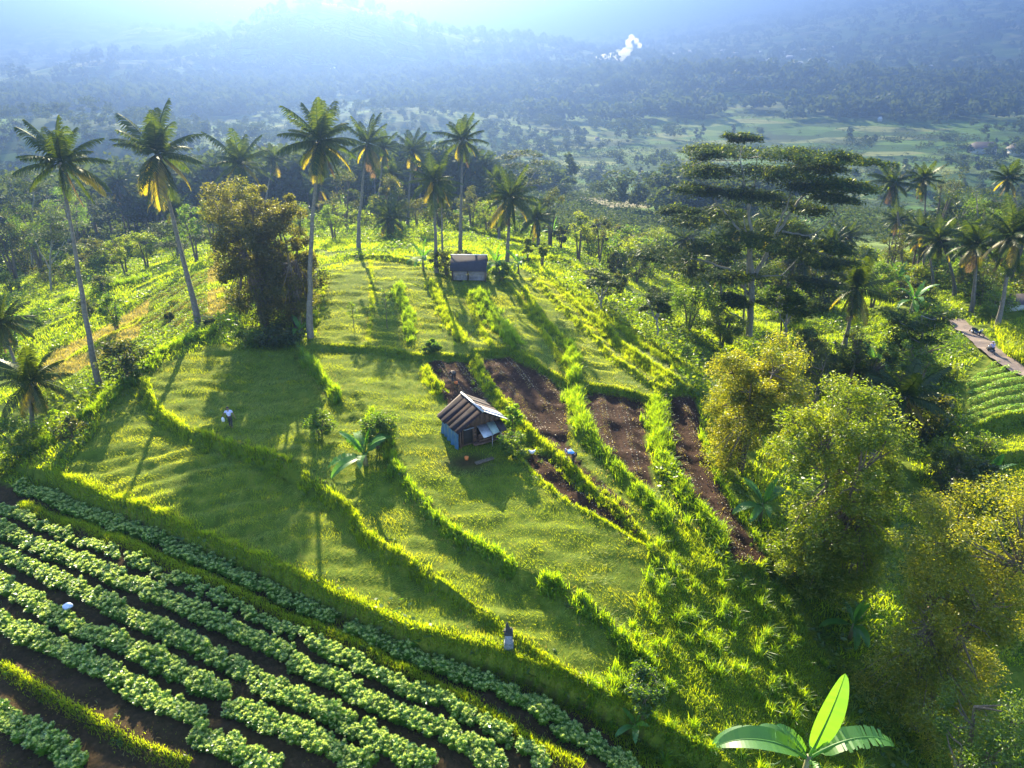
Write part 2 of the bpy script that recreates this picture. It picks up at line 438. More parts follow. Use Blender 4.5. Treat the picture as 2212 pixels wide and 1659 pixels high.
M['crop'] = leafmat('crop_leaf', [(0,(.045,.13,.014)),(.55,(.085,.21,.022)),(.75,(.14,.27,.035)),(.85,(.40,.46,.18)),(1,(.55,.60,.28))], [(.22,.55,.004),(.62,.72,.14)], .52, .05, .35, 0.05)
M['leaf_olive'] = leafmat('olive_leaf', [(0,(.045,.085,.009)),(.6,(.105,.145,.016)),(.9,(.20,.20,.03)),(1,(.30,.23,.05))], [(.20,.32,.004),(.50,.52,.012)], .50, .03, .4, .15)
M['leaf_gold'] = leafmat('golden_leaf', [(0,(.05,.085,.009)),(.6,(.13,.155,.018)),(.9,(.25,.22,.03)),(1,(.34,.24,.05))], [(.28,.34,.004),(.74,.64,.014)], .50, .03, .4, .15)
M['leaf_brown'] = leafmat('brown_olive_leaf', [(0,(.030,.038,.008)),(.6,(.065,.060,.014)),(.9,(.13,.09,.025)),(1,(.24,.14,.05))], [(.15,.17,.004),(.38,.35,.012)], .44, .03, .4, .15)
M['leaf_green'] = leafmat('green_leaf', [(0,(.022,.055,.014)),(.6,(.040,.090,.020)),(1,(.09,.13,.03))], [(.14,.32,.004),(.40,.48,.01)], .48, .03, .4, .25)
M['leaf_dark'] = leafmat('dark_leaf', [(0,(.014,.032,.014)),(.7,(.028,.05,.018)),(1,(.06,.07,.02))], [(.07,.14,.004),(.34,.30,.01)], .38, .025, .4, .25)
M['leaf_albizia'] = leafmat('feathery_leaf', [(0,(.012,.034,.004)),(.6,(.022,.056,.006)),(1,(.06,.08,.010))], [(.05,.11,.001),(.34,.38,.003)], .42, .015, .4, .1)
M['frond'] = leafmat('palm_frond', [(0,(.014,.034,.008)),(.6,(.024,.048,.010)),(1,(.06,.07,.018))], [(.03,.075,.001),(.15,.19,.002)], .36, .015, .35, .2)
M['frond_old'] = leafmat('yellowing_frond', [(0,(.05,.055,.012)),(.6,(.10,.08,.02)),(1,(.16,.10,.03))], [(.34,.30,.002),(.80,.62,.006)], .50, .02, .4, .2)
M['frond_dead'] = leafmat('dry_frond', [(0,(.09,.07,.045)),(1,(.20,.14,.09))], [(.20,.13,.05),(.34,.2,.07)], .3, .03, .6, .2)
M['banana'] = leafmat('banana_leaf', [(0,(.04,.13,.03)),(1,(.08,.20,.04))], [(.16,.42,.008),(.24,.50,.012)], .46, .03, .45, .2)
M['leaf_far'] = leafmat('distant_leaf', [(0,(.018,.038,.018)),(.5,(.035,.06,.022)),(1,(.07,.09,.035))], [(.05,.10,.01),(.16,.2,.02)], .30, .01, .5, .5)
M['bark'] = plain('bark', (.17,.13,.09), (.07,.055,.04), 8, .9, 0, .6)
M['bark_pale'] = plain('pale_bark', (.26,.25,.21), (.13,.125,.11), 2.5, .8, 0, .3)
M['bark_palm'] = plain('palm_bark', (.22,.20,.17), (.09,.08,.07), 5, .85, 0, .5)
M['stem_banana'] = plain('banana_stem', (.18,.20,.08), (.16,.11,.06), 5, .6, 0, .3)
M['coconut'] = plain('coconut_husk', (.16,.15,.04), (.10,.07,.03), 9, .5)
M['rust'] = plain('rusty_roof_sheet', (.085,.060,.066), (.032,.026,.034), 2.2, .8, 0, .3)
M['sheet'] = plain('pale_roof_sheet', (.50,.53,.60), (.30,.31,.36), 4, .35, .3, .2)
M['sheet_green'] = plain('translucent_green_sheet', (.36,.46,.42), (.24,.32,.30), 5, .3, .0, .2)
M['tarp'] = plain('blue_tarpaulin', (.045,.15,.30), (.03,.09,.19), 2.5, .35, 0, .8)
M['plank'] = plain('weathered_plank', (.13,.07,.05), (.06,.035,.028), 6, .8, 0, .5)
M['plank_grey'] = plain('grey_plank', (.34,.31,.33), (.16,.15,.17), 5, .8, 0, .5)
M['dark'] = plain('painted_inside_shade', (.02,.016,.016), (.012,.01,.01), 3, .9)  # near-black colour stands in for the shade inside the hut
M['white'] = plain('white_plastic', (.8,.82,.85), (.7,.72,.78), 5, .4)
M['bluewhite'] = plain('blue_white_plastic', (.50,.58,.80), (.42,.5,.75), 5, .35)
M['stone'] = plain('mossy_stone', (.20,.22,.23), (.09,.11,.10), 12, .9, 0, .8)
M['stone_dark'] = plain('dark_stone', (.05,.055,.055), (.025,.028,.028), 12, .9, 0, .8)
M['cloth_grey'] = plain('chequered_cloth', (.30,.33,.42), (.12,.14,.18), 14, .8)
M['skin'] = plain('skin', (.22,.12,.075), (.18,.10,.06), 8, .55)
M['hair'] = plain('black_hair', (.012,.011,.011), (.008,.008,.008), 20, .4)
M['shirt_lilac'] = plain('lilac_shirt', (.55,.56,.82), (.45,.46,.72), 10, .8)
M['shirt_blue'] = plain('blue_shirt', (.10,.30,.62), (.07,.24,.55), 10, .8)
M['shirt_dark'] = plain('dark_shirt', (.035,.03,.045), (.02,.018,.028), 10, .85)
M['shirt_violet'] = plain('violet_shirt', (.42,.36,.60), (.34,.28,.5), 10, .8)
M['trousers'] = plain('dark_trousers', (.035,.035,.04), (.02,.02,.025), 10, .85)
M['cap'] = plain('mauve_cap', (.42,.36,.55), (.3,.25,.42), 10, .8)
M['orange'] = plain('orange_cloth', (.75,.22,.05), (.6,.15,.04), 10, .8)
M['rubber'] = plain('rubber', (.02,.02,.02), (.012,.012,.012), 10, .8)
M['paint_blue'] = plain('dark_blue_paint', (.03,.07,.15), (.02,.05,.11), 3, .25, .2)
M['metal'] = plain('grey_metal', (.35,.35,.37), (.22,.22,.24), 6, .35, .8)
M['wall_white'] = plain('white_wall', (.70,.70,.68), (.5,.5,.48), 1, .8)
M['roof_dark'] = plain('dark_roof', (.08,.06,.07), (.05,.04,.045), 2, .7)
M['roof_white'] = plain('pale_roof', (.85,.87,.9), (.7,.72,.75), 1, .4)

def corrugated(m, axis='X', scale=40):
    n = m.node_tree
    p = [q for q in n.nodes if q.type == 'BSDF_PRINCIPLED'][0]
    tc = n.nodes.new('ShaderNodeTexCoord'); wv = n.nodes.new('ShaderNodeTexWave')
    wv.bands_direction = axis; wv.inputs['Scale'].default_value = scale; wv.wave_profile = 'SIN'
    n.links.new(tc.outputs['Object'], wv.inputs[0])
    b = n.nodes.new('ShaderNodeBump'); b.inputs['Distance'].default_value = .02; b.inputs['Strength'].default_value = .7
    n.links.new(wv.outputs['Fac'], b.inputs['Height']); n.links.new(b.outputs[0], p.inputs['Normal'])
# ------------------------------------------------------------------ ground sheet
def ground_mat():
    m, n, out = newmat('ground')
    at = n.nodes.new('ShaderNodeAttribute'); at.attribute_name = 'cover'          # R soil, G dry grass, B bare pale field
    a2 = n.nodes.new('ShaderNodeAttribute'); a2.attribute_name = 'far'
    sp = n.nodes.new('ShaderNodeSeparateColor'); n.links.new(at.outputs['Color'], sp.inputs[0])
    tc = n.nodes.new('ShaderNodeTexCoord'); P = tc.outputs['Object']
    n1 = noise(n, .35, 6, P); n2 = noise(n, 4, 4, P); n3 = noise(n, 1.2, 5, P)
    near = ramp(n, [(.25, (.030,.060,.006)), (.5, (.07,.12,.010)), (.75, (.15,.17,.02))], n3)
    near = mix(n, math_(n, 'MULTIPLY', n2, .25), near, (.20,.19,.05))
    # valley: patchwork of paddies, thin terrace lines, scrub
    vo = n.nodes.new('ShaderNodeTexVoronoi'); vo.inputs['Scale'].default_value = .022
    mp = n.nodes.new('ShaderNodeMapping'); mp.inputs['Scale'].default_value = (1, 2.2, 1); n.links.new(P, mp.inputs[0]); n.links.new(mp.outputs[0], vo.inputs['Vector'])
    sv = n.nodes.new('ShaderNodeSeparateColor'); n.links.new(vo.outputs['Color'], sv.inputs[0])
    val = ramp(n, [(.0, (.03,.07,.015)), (.3, (.06,.14,.02)), (.55, (.10,.19,.03)), (.8, (.16,.23,.05)), (1, (.22,.25,.09))], sv.outputs[0])
    wv = n.nodes.new('ShaderNodeTexWave'); wv.bands_direction = 'Y'; wv.inputs['Scale'].default_value = .045; wv.inputs['Distortion'].default_value = 14
    wv.inputs['Detail'].default_value = 2; wv.inputs['Detail Scale'].default_value = .5; n.links.new(P, wv.inputs[0])
    ln = ramp(n, [(0, (1, 1, 1)), (.22, (0, 0, 0))], wv.outputs['Fac'])
    val = mix(n, math_(n, 'MULTIPLY', ln, .6), val, (.03,.06,.02))
    nf = noise(n, .02, 6, P)
    val = mix(n, math_(n, 'MULTIPLY', ramp(n, [(.5, (0,0,0)), (.58, (1,1,1))], nf), .8), val, (.03,.055,.02))
    c = mix(n, a2.outputs['Fac'], near, val)
    c = mix(n, math_(n, 'MULTIPLY', sp.outputs[1], .85), c, ramp(n, [(.3, (.16,.17,.03)), (.55, (.32,.24,.05)), (.8, (.22,.22,.06))], n3))
    soil = ramp(n, [(.3, (.022,.012,.010)), (.6, (.048,.026,.019)), (.8, (.10,.06,.04))], n2)
    c = mix(n, sp.outputs[0], c, soil)
    c = mix(n, sp.outputs[2], c, ramp(n, [(.3, (.16,.15,.09)), (.7, (.24,.22,.14))], n1))
    p = n.nodes.new('ShaderNodeBsdfPrincipled'); n.links.new(c, p.inputs['Base Color']); p.inputs['Roughness'].default_value = .95; p.inputs['Specular IOR Level'].default_value = .08
    b = n.nodes.new('ShaderNodeBump'); b.inputs['Strength'].default_value = .8; b.inputs['Distance'].default_value = .12
    n.links.new(noise(n, 3.5, 6, P, .75), b.inputs['Height']); n.links.new(b.outputs[0], p.inputs['Normal'])
    n.links.new(p.outputs[0], out.inputs[0]); return m
def axis(lo, hi, step, far, g=1.06):
    a = list(np.arange(lo, hi, step)); s = step; x = a[-1]
    while x < far: s *= g; x += s; a.append(x)
    return a
xs_p = axis(0, 62, .3, 4400, 1.045); xs = np.array([-q for q in xs_p[::-1][:-1]] + xs_p)
ys_f = axis(14, 112, .27, 6900, 1.03); ys_b = [14 - q for q in axis(1, 20, 3, 150, 1.3)][::-1]
ys = np.array(ys_b + ys_f)
GX, GY = np.meshgrid(xs, ys)
GZ = height(GX, GY)
nx, ny = len(xs), len(ys)
idx = np.arange(nx * ny).reshape(ny, nx)
Q = np.stack([idx[:-1, :-1], idx[:-1, 1:], idx[1:, 1:], idx[1:, :-1]], -1).reshape(-1, 4)
gme = mesh('ground', np.stack([GX, GY, GZ], -1), Q, ground_mat(), None, True)
gx, gy = GX.ravel(), GY.ravel()
cov = np.zeros((nx * ny, 4), np.float32); cov[:, 3] = 1
nearm = (np.abs(gx) < 110) & (gy > 8) & (gy < 190)
for P in SOIL: cov[nearm, 0] = np.maximum(cov[nearm, 0], inpoly(gx[nearm], gy[nearm], P))
cov[nearm, 0] = np.maximum(cov[nearm, 0], .92 * inpoly(gx[nearm], gy[nearm], VEG))
cov[nearm, 1] = inpoly(gx[nearm], gy[nearm], DRY) * (vnoise(gx[nearm], gy[nearm], 3, 21) > .35)
BARE = wpoly([(1215,412),(1330,420),(1440,432),(1400,450),(1300,448),(1220,432)])
cov[:, 2] = inpoly(gx, gy, BARE) * 1.0
hyard = wpoly([(985,990)])[0]
cov[nearm, 0] = np.maximum(cov[nearm, 0], np.exp(-((gx[nearm] - hyard[0] - .8) ** 2 / 3 + (gy[nearm] - hyard[1] + .5) ** 2 / 1.2)) * .9)
ca = gme.attributes.new('cover', 'FLOAT_COLOR', 'POINT'); ca.data.foreach_set('color', cov.ravel())
fa = gme.attributes.new('far', 'FLOAT', 'POINT'); fa.data.foreach_set('value', smooth(125, 200, np.hypot(gx, gy)).astype(np.float32))
tag(obj('ground', gme), kind='structure')

# path on the right
def strip(P, wd, lift=.03, n=60):
    s = np.r_[0, np.cumsum(np.hypot(*np.diff(P, axis=0).T))]
    t = np.linspace(0, s[-1], n); px = np.interp(t, s, P[:, 0]); py = np.interp(t, s, P[:, 1])
    k = np.ones(5) / 5; px = np.convolve(np.pad(px, 2, 'edge'), k, 'valid'); py = np.convolve(np.pad(py, 2, 'edge'), k, 'valid')
    tx, ty = np.gradient(px), np.gradient(py); L = np.hypot(tx, ty); nx_, ny_ = -ty / L, tx / L
    c = np.linspace(-.5, .5, 7) * wd
    X = px[:, None] + nx_[:, None] * c; Y = py[:, None] + ny_[:, None] * c
    Z = height(X, Y).max(1)[:, None] + lift - .05 * np.abs(np.linspace(-1, 1, 7))
    i = np.arange(n * 7).reshape(n, 7)
    Qs = np.stack([i[:-1, :-1], i[:-1, 1:], i[1:, 1:], i[1:, :-1]], -1).reshape(-1, 4)
    return np.stack([X, Y, Z], -1), Qs
V, Qs = strip(ROAD, 2.4)
tag(obj('path', mesh('path', V, Qs, plain('packed_earth', (.20,.15,.14), (.11,.085,.085), 1.5, .9, 0, .5, 'Object'), None, True)), kind='structure')

# ------------------------------------------------------------------ grass and low cover (nobody could count it)
def blades(mb, X, Y, h, w, lean, az=None, two=True, rnd=None, z=None, zf=1.0):
    """grass blades standing at X, Y"""
    n = len(X)
    Z = (height(X, Y) if z is None else z) - .01
    az = RS.uniform(0, 2 * PI, n) if az is None else az
    wa = RS.uniform(0, 2 * PI, n)
    L = np.column_stack([np.cos(az), np.sin(az), 0 * az]); W = np.column_stack([np.cos(wa), np.sin(wa), 0 * wa]) * (w / 2 * np.ones(n))[:, None]
    P0 = np.column_stack([X, Y, Z]); h = h * np.ones(n); lean = lean * np.ones(n)
    up = np.array([0, 0, 1.])
    r = RS.rand(n) if rnd is None else rnd
    if two:
        P1 = P0 + L * (lean * h * .28)[:, None] + up * (h * .62)[:, None]
        P2 = P0 + L * (lean * h * .95)[:, None] + up * (h * zf * (1 - .25 * lean))[:, None]
        V = np.stack([P0 - W, P0 + W, P1 + W * .8, P1 - W * .8, P2 + W * .12, P2 - W * .12], 1).reshape(-1, 3)
        b = np.arange(n)[:, None] * 6
        Q = np.concatenate([b + np.array([0, 1, 2, 3]), b + np.array([3, 2, 4, 5])], 0)
        mb.add(V, Q, np.r_[r, r])
    else:
        P2 = P0 + L * (lean * h)[:, None] + up * (h * (1 - .3 * lean))[:, None]
        V = np.stack([P0 - W, P0 + W, P2 + W * .15, P2 - W * .15], 1).reshape(-1, 3)
        mb.add(V, np.arange(4 * n).reshape(-1, 4), r)
def scatter(P, n, pad=0):
    mn, mx = P.min(0), P.max(0)
    X = RS.uniform(mn[0], mx[0], n); Y = RS.uniform(mn[1], mx[1], n)
    k = inpoly(X, Y, P); return X[k], Y[k]
def in_any(X, Y, polys):
    m = np.zeros(len(X), bool)
    for P in polys: m |= inpoly(X, Y, P)
    return m
area = lambda P: abs(np.sum(P[:, 0] * np.roll(P[:, 1], -1) - P[:, 1] * np.roll(P[:, 0], -1))) / 2
bb = lambda P: np.prod(P.max(0) - P.min(0))
# mown meadow: short stubble + combed hay whose lie follows a slow flow field
X, Y = scatter(MOWN, int(bb(MOWN) * 110)); k = ~in_any(X, Y, SOIL) & (np.exp(-((X - hyard[0] - .8) ** 2 / 3 + (Y - hyard[1] + .5) ** 2 / 1.2)) * (.6 + .8 * RS.rand(len(X))) < .4) & (vnoise(X, Y, 1.3, 39) + .15 * RS.rand(len(X)) > .16); X, Y = X[k], Y[k]
hn = vnoise(X, Y, 1.1, 31); hn2 = vnoise(X, Y, 5, 32)
mb = MB(); k = (vnoise(X * .35, Y, .75, 12) * .8 + hn2 * .45 + .12 * RS.rand(len(X))) < .70
az = 6 * vnoise(X[k], Y[k], 3.5, 33) + RS.normal(0, .7, k.sum())
blades(mb, X[k], Y[k], (.05 + .13 * RS.rand(k.sum())) * (.4 + 1.1 * hn[k] + .6 * hn2[k]), .032, .6, az, False, np.clip(-.15 + 1.0 * vnoise(X[k] * .5, Y[k], 1.6, 34) + .35 * RS.rand(k.sum()), 0, 1))
tag(obj('meadow_grass', mb.mesh('meadow_grass', M['grass_short'])), 'short mown green grass covering the terraces', 'grass', kind='stuff')
mb = MB(); k = ~k
az = 3 * vnoise(X[k], Y[k], 3.0, 35) - .6 + RS.normal(0, .5, k.sum())
blades(mb, X[k], Y[k], .08 + .14 * RS.rand(k.sum()), .028, 1.25, az, False)
tag(obj('cut_hay', mb.mesh('cut_hay', M['grass_hay'])), 'pale cut hay lying in combed swaths over the mown terraces', 'hay', kind='stuff')
# grass on terrace edges
mbt, mbr, mbs = MB(), MB(), MB()
for P, step, bund, th, tw, kind in EW:
    s = np.r_[0, np.cumsum(np.hypot(*np.diff(P, axis=0).T))]; L = s[-1]
    if kind == 'short':
        n = int(L * tw * 700); t = RS.uniform(0, L, n); off = RS.normal(0, tw * .5, n)
    else:
        nt_ = int(L * (tw + .25) * (16 if kind == 'tall' else 9)); ct = RS.uniform(0, L, nt_); co = RS.normal(0, tw * (.45 if kind == 'tall' else .33), nt_)
        per = 22 if kind == 'tall' else 36
        t = np.repeat(ct, per) + RS.normal(0, .12 if kind == 'tall' else .17, nt_ * per); off = np.repeat(co, per) + RS.normal(0, .09 if kind == 'tall' else .12, nt_ * per)
    X = np.interp(t, s, P[:, 0]); Y = np.interp(t, s, P[:, 1])
    j = np.clip(np.searchsorted(s, t) - 1, 0, len(P) - 2); d = P[j + 1] - P[j]; d = d / np.hypot(d[:, 0], d[:, 1])[:, None]
    X = X - d[:, 1] * off; Y = Y + d[:, 0] * off
    if kind == 'short':
        blades(mbs, X, Y, th * RS.uniform(.45, 1.15, n), .03, RS.uniform(.1, .8, n))
    else:
        cs = np.repeat(RS.uniform(.55, 1.25, nt_), per); dens = np.repeat(RS.rand(nt_) < .88, per)
        X, Y, cs = X[dens], Y[dens], cs[dens]; n = len(X)
        blades(mbt if kind == 'tall' else mbr, X, Y, th * cs * RS.uniform(.5, 1.05, n), .035 if kind == 'tall' else .045, RS.uniform(.1, .85, n))
# rough ground at the lower right, tussocks in it
n = int(bb(ROUGH) * 230); X, Y = scatter(ROUGH, n)
blades(mbs, X, Y, RS.uniform(.10, .38, len(X)) * (.4 + vnoise(X, Y, 1.5, 41)), .03, RS.uniform(.2, 1, len(X)))
ntus = int(bb(ROUGH) * 1.5); TX, TY = scatter(ROUGH, ntus); per = 46
keep = vnoise(TX, TY, 3.5, 42) > .30; TX, TY = TX[keep], TY[keep]
cs = np.repeat(RS.uniform(.35, 1.1, len(TX)), per); X = np.repeat(TX, per) + RS.normal(0, .11, len(TX) * per); Y = np.repeat(TY, per) + RS.normal(0, .11, len(TX) * per)
blades(mbr, X, Y, cs * RS.uniform(.6, 1.1, len(X)), .04, RS.uniform(.1, 1.0, len(X)))
tag(obj('bank_grass', mbs.mesh('bank_grass', M['grass_tall'])), 'bright green grass fringe along terrace banks and ridges', 'grass', kind='stuff')
tag(obj('tall_grass', mbt.mesh('tall_grass', M['grass_tall'])), 'knee high green grass growing along the terrace edges', 'grass', kind='stuff')
tag(obj('reed_grass', mbr.mesh('reed_grass', M['reed'])), 'tall arching reed grass tufts between the fields', 'reed grass', kind='stuff')
# weeds and withered grass mixed into the banks
mbk, mbz = MB(), MB()
for P, step, bund, th, tw, kind in EW:
    s = np.r_[0, np.cumsum(np.hypot(*np.diff(P, axis=0).T))]; L = s[-1]
    nc_ = int(L * (1.6 if kind != 'short' else .7)); ct = RS.uniform(0, L, nc_); co = RS.normal(0, tw * .6 + .12, nc_); sz = RS.uniform(.12, .42, nc_) * (.6 if kind == 'short' else .8)
    per = 34; t = np.repeat(ct, per); off = np.repeat(co, per); r_ = np.repeat(sz, per)
    X = np.interp(t, s, P[:, 0]); Y = np.interp(t, s, P[:, 1]); j = np.clip(np.searchsorted(s, t) - 1, 0, len(P) - 2); d = P[j + 1] - P[j]; d = d / np.hypot(d[:, 0], d[:, 1])[:, None]
    X = X - d[:, 1] * off; Y = Y + d[:, 0] * off; Z = height(X, Y); n = len(X); q = rdir(n, -.1, 1) * (r_ * RS.rand(n) ** .4)[:, None] * np.array([1, 1, 1.1])
    A = nrm(rdir(n, -.3, .5)) * RS.uniform(.04, .09, n)[:, None]; mbk.leaves(np.column_stack([X, Y, Z]) + q, A, nrm(np.cross(A, rdir(n))) * RS.uniform(.02, .045, n)[:, None])
    n = int(L * 34); t = RS.uniform(0, L, n); off = RS.normal(0, tw * .7 + .1, n); X = np.interp(t, s, P[:, 0]); Y = np.interp(t, s, P[:, 1]); j = np.clip(np.searchsorted(s, t) - 1, 0, len(P) - 2); d = P[j + 1] - P[j]; d = d / np.hypot(d[:, 0], d[:, 1])[:, None]
    X = X - d[:, 1] * off; Y = Y + d[:, 0] * off; k = vnoise(X, Y, 1.4, 44) > .5; blades(mbz, X[k], Y[k], RS.uniform(.12, .5, k.sum()) * max(.5, th), .035, 1.0)
tag(obj('bank_weeds', mbk.mesh('bank_weeds', M['leaf_green'])), 'small leafy weeds scattered along the terrace banks', 'weeds', kind='stuff')
tag(obj('withered_grass', mbz.mesh('withered_grass', M['dry'])), 'withered straw coloured grass mixed into the terrace banks', 'grass', kind='stuff')
# side slopes: everything near that is not meadow, soil, crops or road
def slope_area(x0, x1, y0, y1, dens):
    n = int((x1 - x0) * (y1 - y0) * dens)
    X = RS.uniform(x0, x1, n); Y = RS.uniform(y0, y1, n)
    # keep what the camera sees
    k = (np.abs(X) < (Y + 22) * .80) & ~in_any(X, Y, SOIL + [VEG, MOWN, ROUGH, RSIDE])
    dR, _ = seg_dist(X, Y, ROAD); k &= dR > 1.4
    return X[k], Y[k]
mbu, mbd, mbw = MB(), MB(), MB()
X, Y = slope_area(-85, 95, 14, 150, 30)
dry = inpoly(X, Y, DRY) & (vnoise(X, Y, 3, 21) > .30)
nz = vnoise(X, Y, 2.2, 51)
blades(mbd, X[dry], Y[dry], .15 + .35 * RS.rand(dry.sum()), .05, .8)
g = ~dry & (nz > .35)
blades(mbu, X[g], Y[g], (.15 + .45 * RS.rand(g.sum())) * (.5 + nz[g]), .07, .8)
X2, Y2 = slope_area(-80, 95, 14, 150, 26)
u = vnoise(X2, Y2, 4.5, 52) * .7 + vnoise(X2, Y2, 1.6, 53) * .5; k = (u > np.where((X2 < 0) & (Y2 < 105), .70, .52)) & ~inpoly(X2, Y2, DRY); X2, Y2, u = X2[k], Y2[k], u[k]
n = len(X2); Z2 = height(X2, Y2) + RS.rand(n) * 3.4 * (u - .48)
A = nrm(rdir(n, -.3, .6)) * RS.uniform(.10, .24, n)[:, None]; B = nrm(np.cross(A, rdir(n))) * RS.uniform(.05, .12, n)[:, None]
mbw.leaves(np.column_stack([X2, Y2, Z2]), A, B)
tag(obj('slope_grass', mbu.mesh('slope_grass', M['grass_tall'])), 'loose green grass and weeds over the side slopes', 'grass', kind='stuff')
tag(obj('dry_grass', mbd.mesh('dry_grass', M['dry'])), 'orange dry grass terraces on the left slope', 'grass', kind='stuff')
tag(obj('undergrowth', mbw.mesh('undergrowth', M['leaf_green'])), 'low leafy undergrowth beneath the trees on the slopes', 'undergrowth', kind='stuff')
# clods, straw and leaf litter on the tilled strips
mb = MB()
for P, v in zip(SOIL, SOIL_DIR):
    ar = area(P); nrow = int(ar * 26)
    X, Y = scatter(P, int(bb(P) * 26))
    q = X * v[1] - Y * v[0]; q = np.round(q / .33) * .33 + RS.normal(0, .03, len(X)); r = X * v[0] + Y * v[1]; r = np.round(r / .3) * .3 + RS.normal(0, .05, len(X))
    X, Y = q * v[1] + r * v[0], -q * v[0] + r * v[1]
    fs_ = np.sin((X * v[1] - Y * v[0] + .12 * vnoise(X, Y, 1.5, 6)) * 2 * PI / 1.7); k = inpoly(X, Y, P) & (vnoise(X, Y, 2.0, 61) > .2) & ((fs_ > .1) | (RS.rand(len(X)) < .25)); X, Y = X[k], Y[k]; n = len(X)
    A = nrm(rdir(n, -.1, .5)) * RS.uniform(.02, .06, n)[:, None]; B = nrm(np.cross(A, rdir(n))) * RS.uniform(.015, .04, n)[:, None]
    mb.leaves(np.column_stack([X, Y, height(X, Y) + .035]), A, B)
tag(obj('straw_litter', mb.mesh('straw_litter', plain('straw', (.50,.42,.32), (.30,.24,.18), 30, .6))), 'pale straw and leaf litter dotted over the tilled soil', 'litter', kind='stuff')
mb = MB()
for P, v in zip(SOIL, SOIL_DIR):
    X, Y = scatter(P, int(bb(P) * 90)); k = (vnoise(X, Y, 1.2, 62) > .35) & (np.sin((X * v[1] - Y * v[0]) * 2 * PI / 1.7) > .45); X, Y = X[k], Y[k]; n = len(X)
    blades(mb, X, Y, RS.uniform(.03, .12, n), .03, 1.0, None, False)
tag(obj('dry_weeds', mb.mesh('dry_weeds', M['dry'])), 'withered weeds in the furrows of the tilled soil', 'weeds', kind='stuff')

# ------------------------------------------------------------------ crop rows in the foreground
def crop_mesh(seed):
    rs = np.random.RandomState(seed); mb = MB()
    ns = 7
    for i in range(ns):
        a = rs.uniform(0, 2 * PI); r = rs.uniform(.04, .22); h = rs.uniform(.26, .48)
        top = np.array([r * math.cos(a) * 1.3, r * math.sin(a) * 1.3, h])
        mb.tube([(r * .2 * math.cos(a), r * .2 * math.sin(a), -.05), top * .97], [.012, .007], 4, .3, False)
        for zz, nl, ln, el in ((.35, 5, .13, .2), (.65, 6, .13, .35), (.9, 6, .10, .55)):
            az = rs.uniform(0, 2 * PI) + np.arange(nl) * 2 * PI / nl + rs.normal(0, .2, nl)
            D = np.column_stack([np.cos(az), np.sin(az), np.full(nl, el) + rs.normal(0, .2, nl)]); D = nrm(D)
            C = top * np.array([1, 1, zz]) * np.array([zz, zz, 1]) + D * ln * .8
            Bv = nrm(np.cross(D, [0, 0, 1])) * ln * .55
            mb.leaves(C, D * ln, Bv, rs.uniform(.0, .72, nl))
        if rs.rand() < .95:      # pale young head of leaves
            nl = 16; D = nrm(rdir(nl, .0, 1, rs)); C = top + D * .045 + np.array([0, 0, .02])
            mb.leaves(C, D * .07, nrm(np.cross(D, rdir(nl, -1, 1, rs))) * .032, rs.uniform(.78, 1, nl))
    return mb
cropmb = [crop_mesh(s) for s in range(6)]
cropme = [m_.mesh('crop_plant', M['crop']) for m_ in cropmb]
ROWS = [  # picture polyline, half width in metres, fullness
 ([(40,1050),(94,1063),(210,1108),(375,1172),(562,1254),(728,1328)],.42,.9),
 ([(748,1340),(860,1386),(916,1416),(1029,1457),(1141,1506),(1216,1562),(1329,1637),(1370,1665)],.42,.88),
 ([(0,1098),(150,1157),(337,1232),(487,1296),(655,1376)],.36,.75),
 ([(667,1390),(769,1434),(879,1487),(954,1513),(1066,1577),(1190,1655)],.36,.85),
 ([(-20,1135),(150,1206),(262,1254),(375,1303),(487,1356),(620,1414)],.42,1),
 ([(630,1436),(712,1464),(804,1521),(916,1562),(1029,1622),(1080,1662)],.45,1),
 ([(-20,1190),(112,1250),(225,1303),(337,1363),(450,1415),(556,1465)],.42,1),
 ([(565,1485),(675,1535),(769,1577),(925,1662)],.48,1),
 ([(-20,1250),(94,1322),(187,1367),(300,1415),(412,1468),(495,1507)],.45,1),
 ([(500,1530),(600,1577),(750,1640),(800,1668)],.48,1),
 ([(-20,1345),(112,1400),(225,1453),(337,1517),(431,1560)],.48,1),
 ([(425,1595),(525,1637),(600,1672)],.48,1),
 ([(-30,1535),(94,1600),(180,1658)],.55,.9),
]
cand = []
for pts, hw, full in ROWS:
    P = wpoly(pts); s = np.r_[0, np.cumsum(np.hypot(*np.diff(P, axis=0).T))]
    for lane in ((-.65, .0, .65) if hw < .4 else (-.8, -.27, .27, .8)):
        t = np.arange(RS.uniform(0, .2), s[-1], .40 if hw > .4 else .42)
        t = t + RS.normal(0, .05, len(t))
        X = np.interp(t, s, P[:, 0]); Y = np.interp(t, s, P[:, 1])
        j = np.clip(np.searchsorted(s, t) - 1, 0, len(P) - 2); d = P[j + 1] - P[j]; d = d / np.hypot(d[:, 0], d[:, 1])[:, None]
        off = lane * hw * .88 + RS.normal(0, .06, len(t)); k = RS.rand(len(t)) < full
        for a_, b_ in zip((X - d[:, 1] * off)[k], (Y + d[:, 0] * off)[k]): cand.append((a_, b_, full))
cand = np.array(cand); cz = height(cand[:, 0], cand[:, 1])
dist = np.sqrt(cand[:, 0] ** 2 + cand[:, 1] ** 2 + (CAM_Z - cz) ** 2)
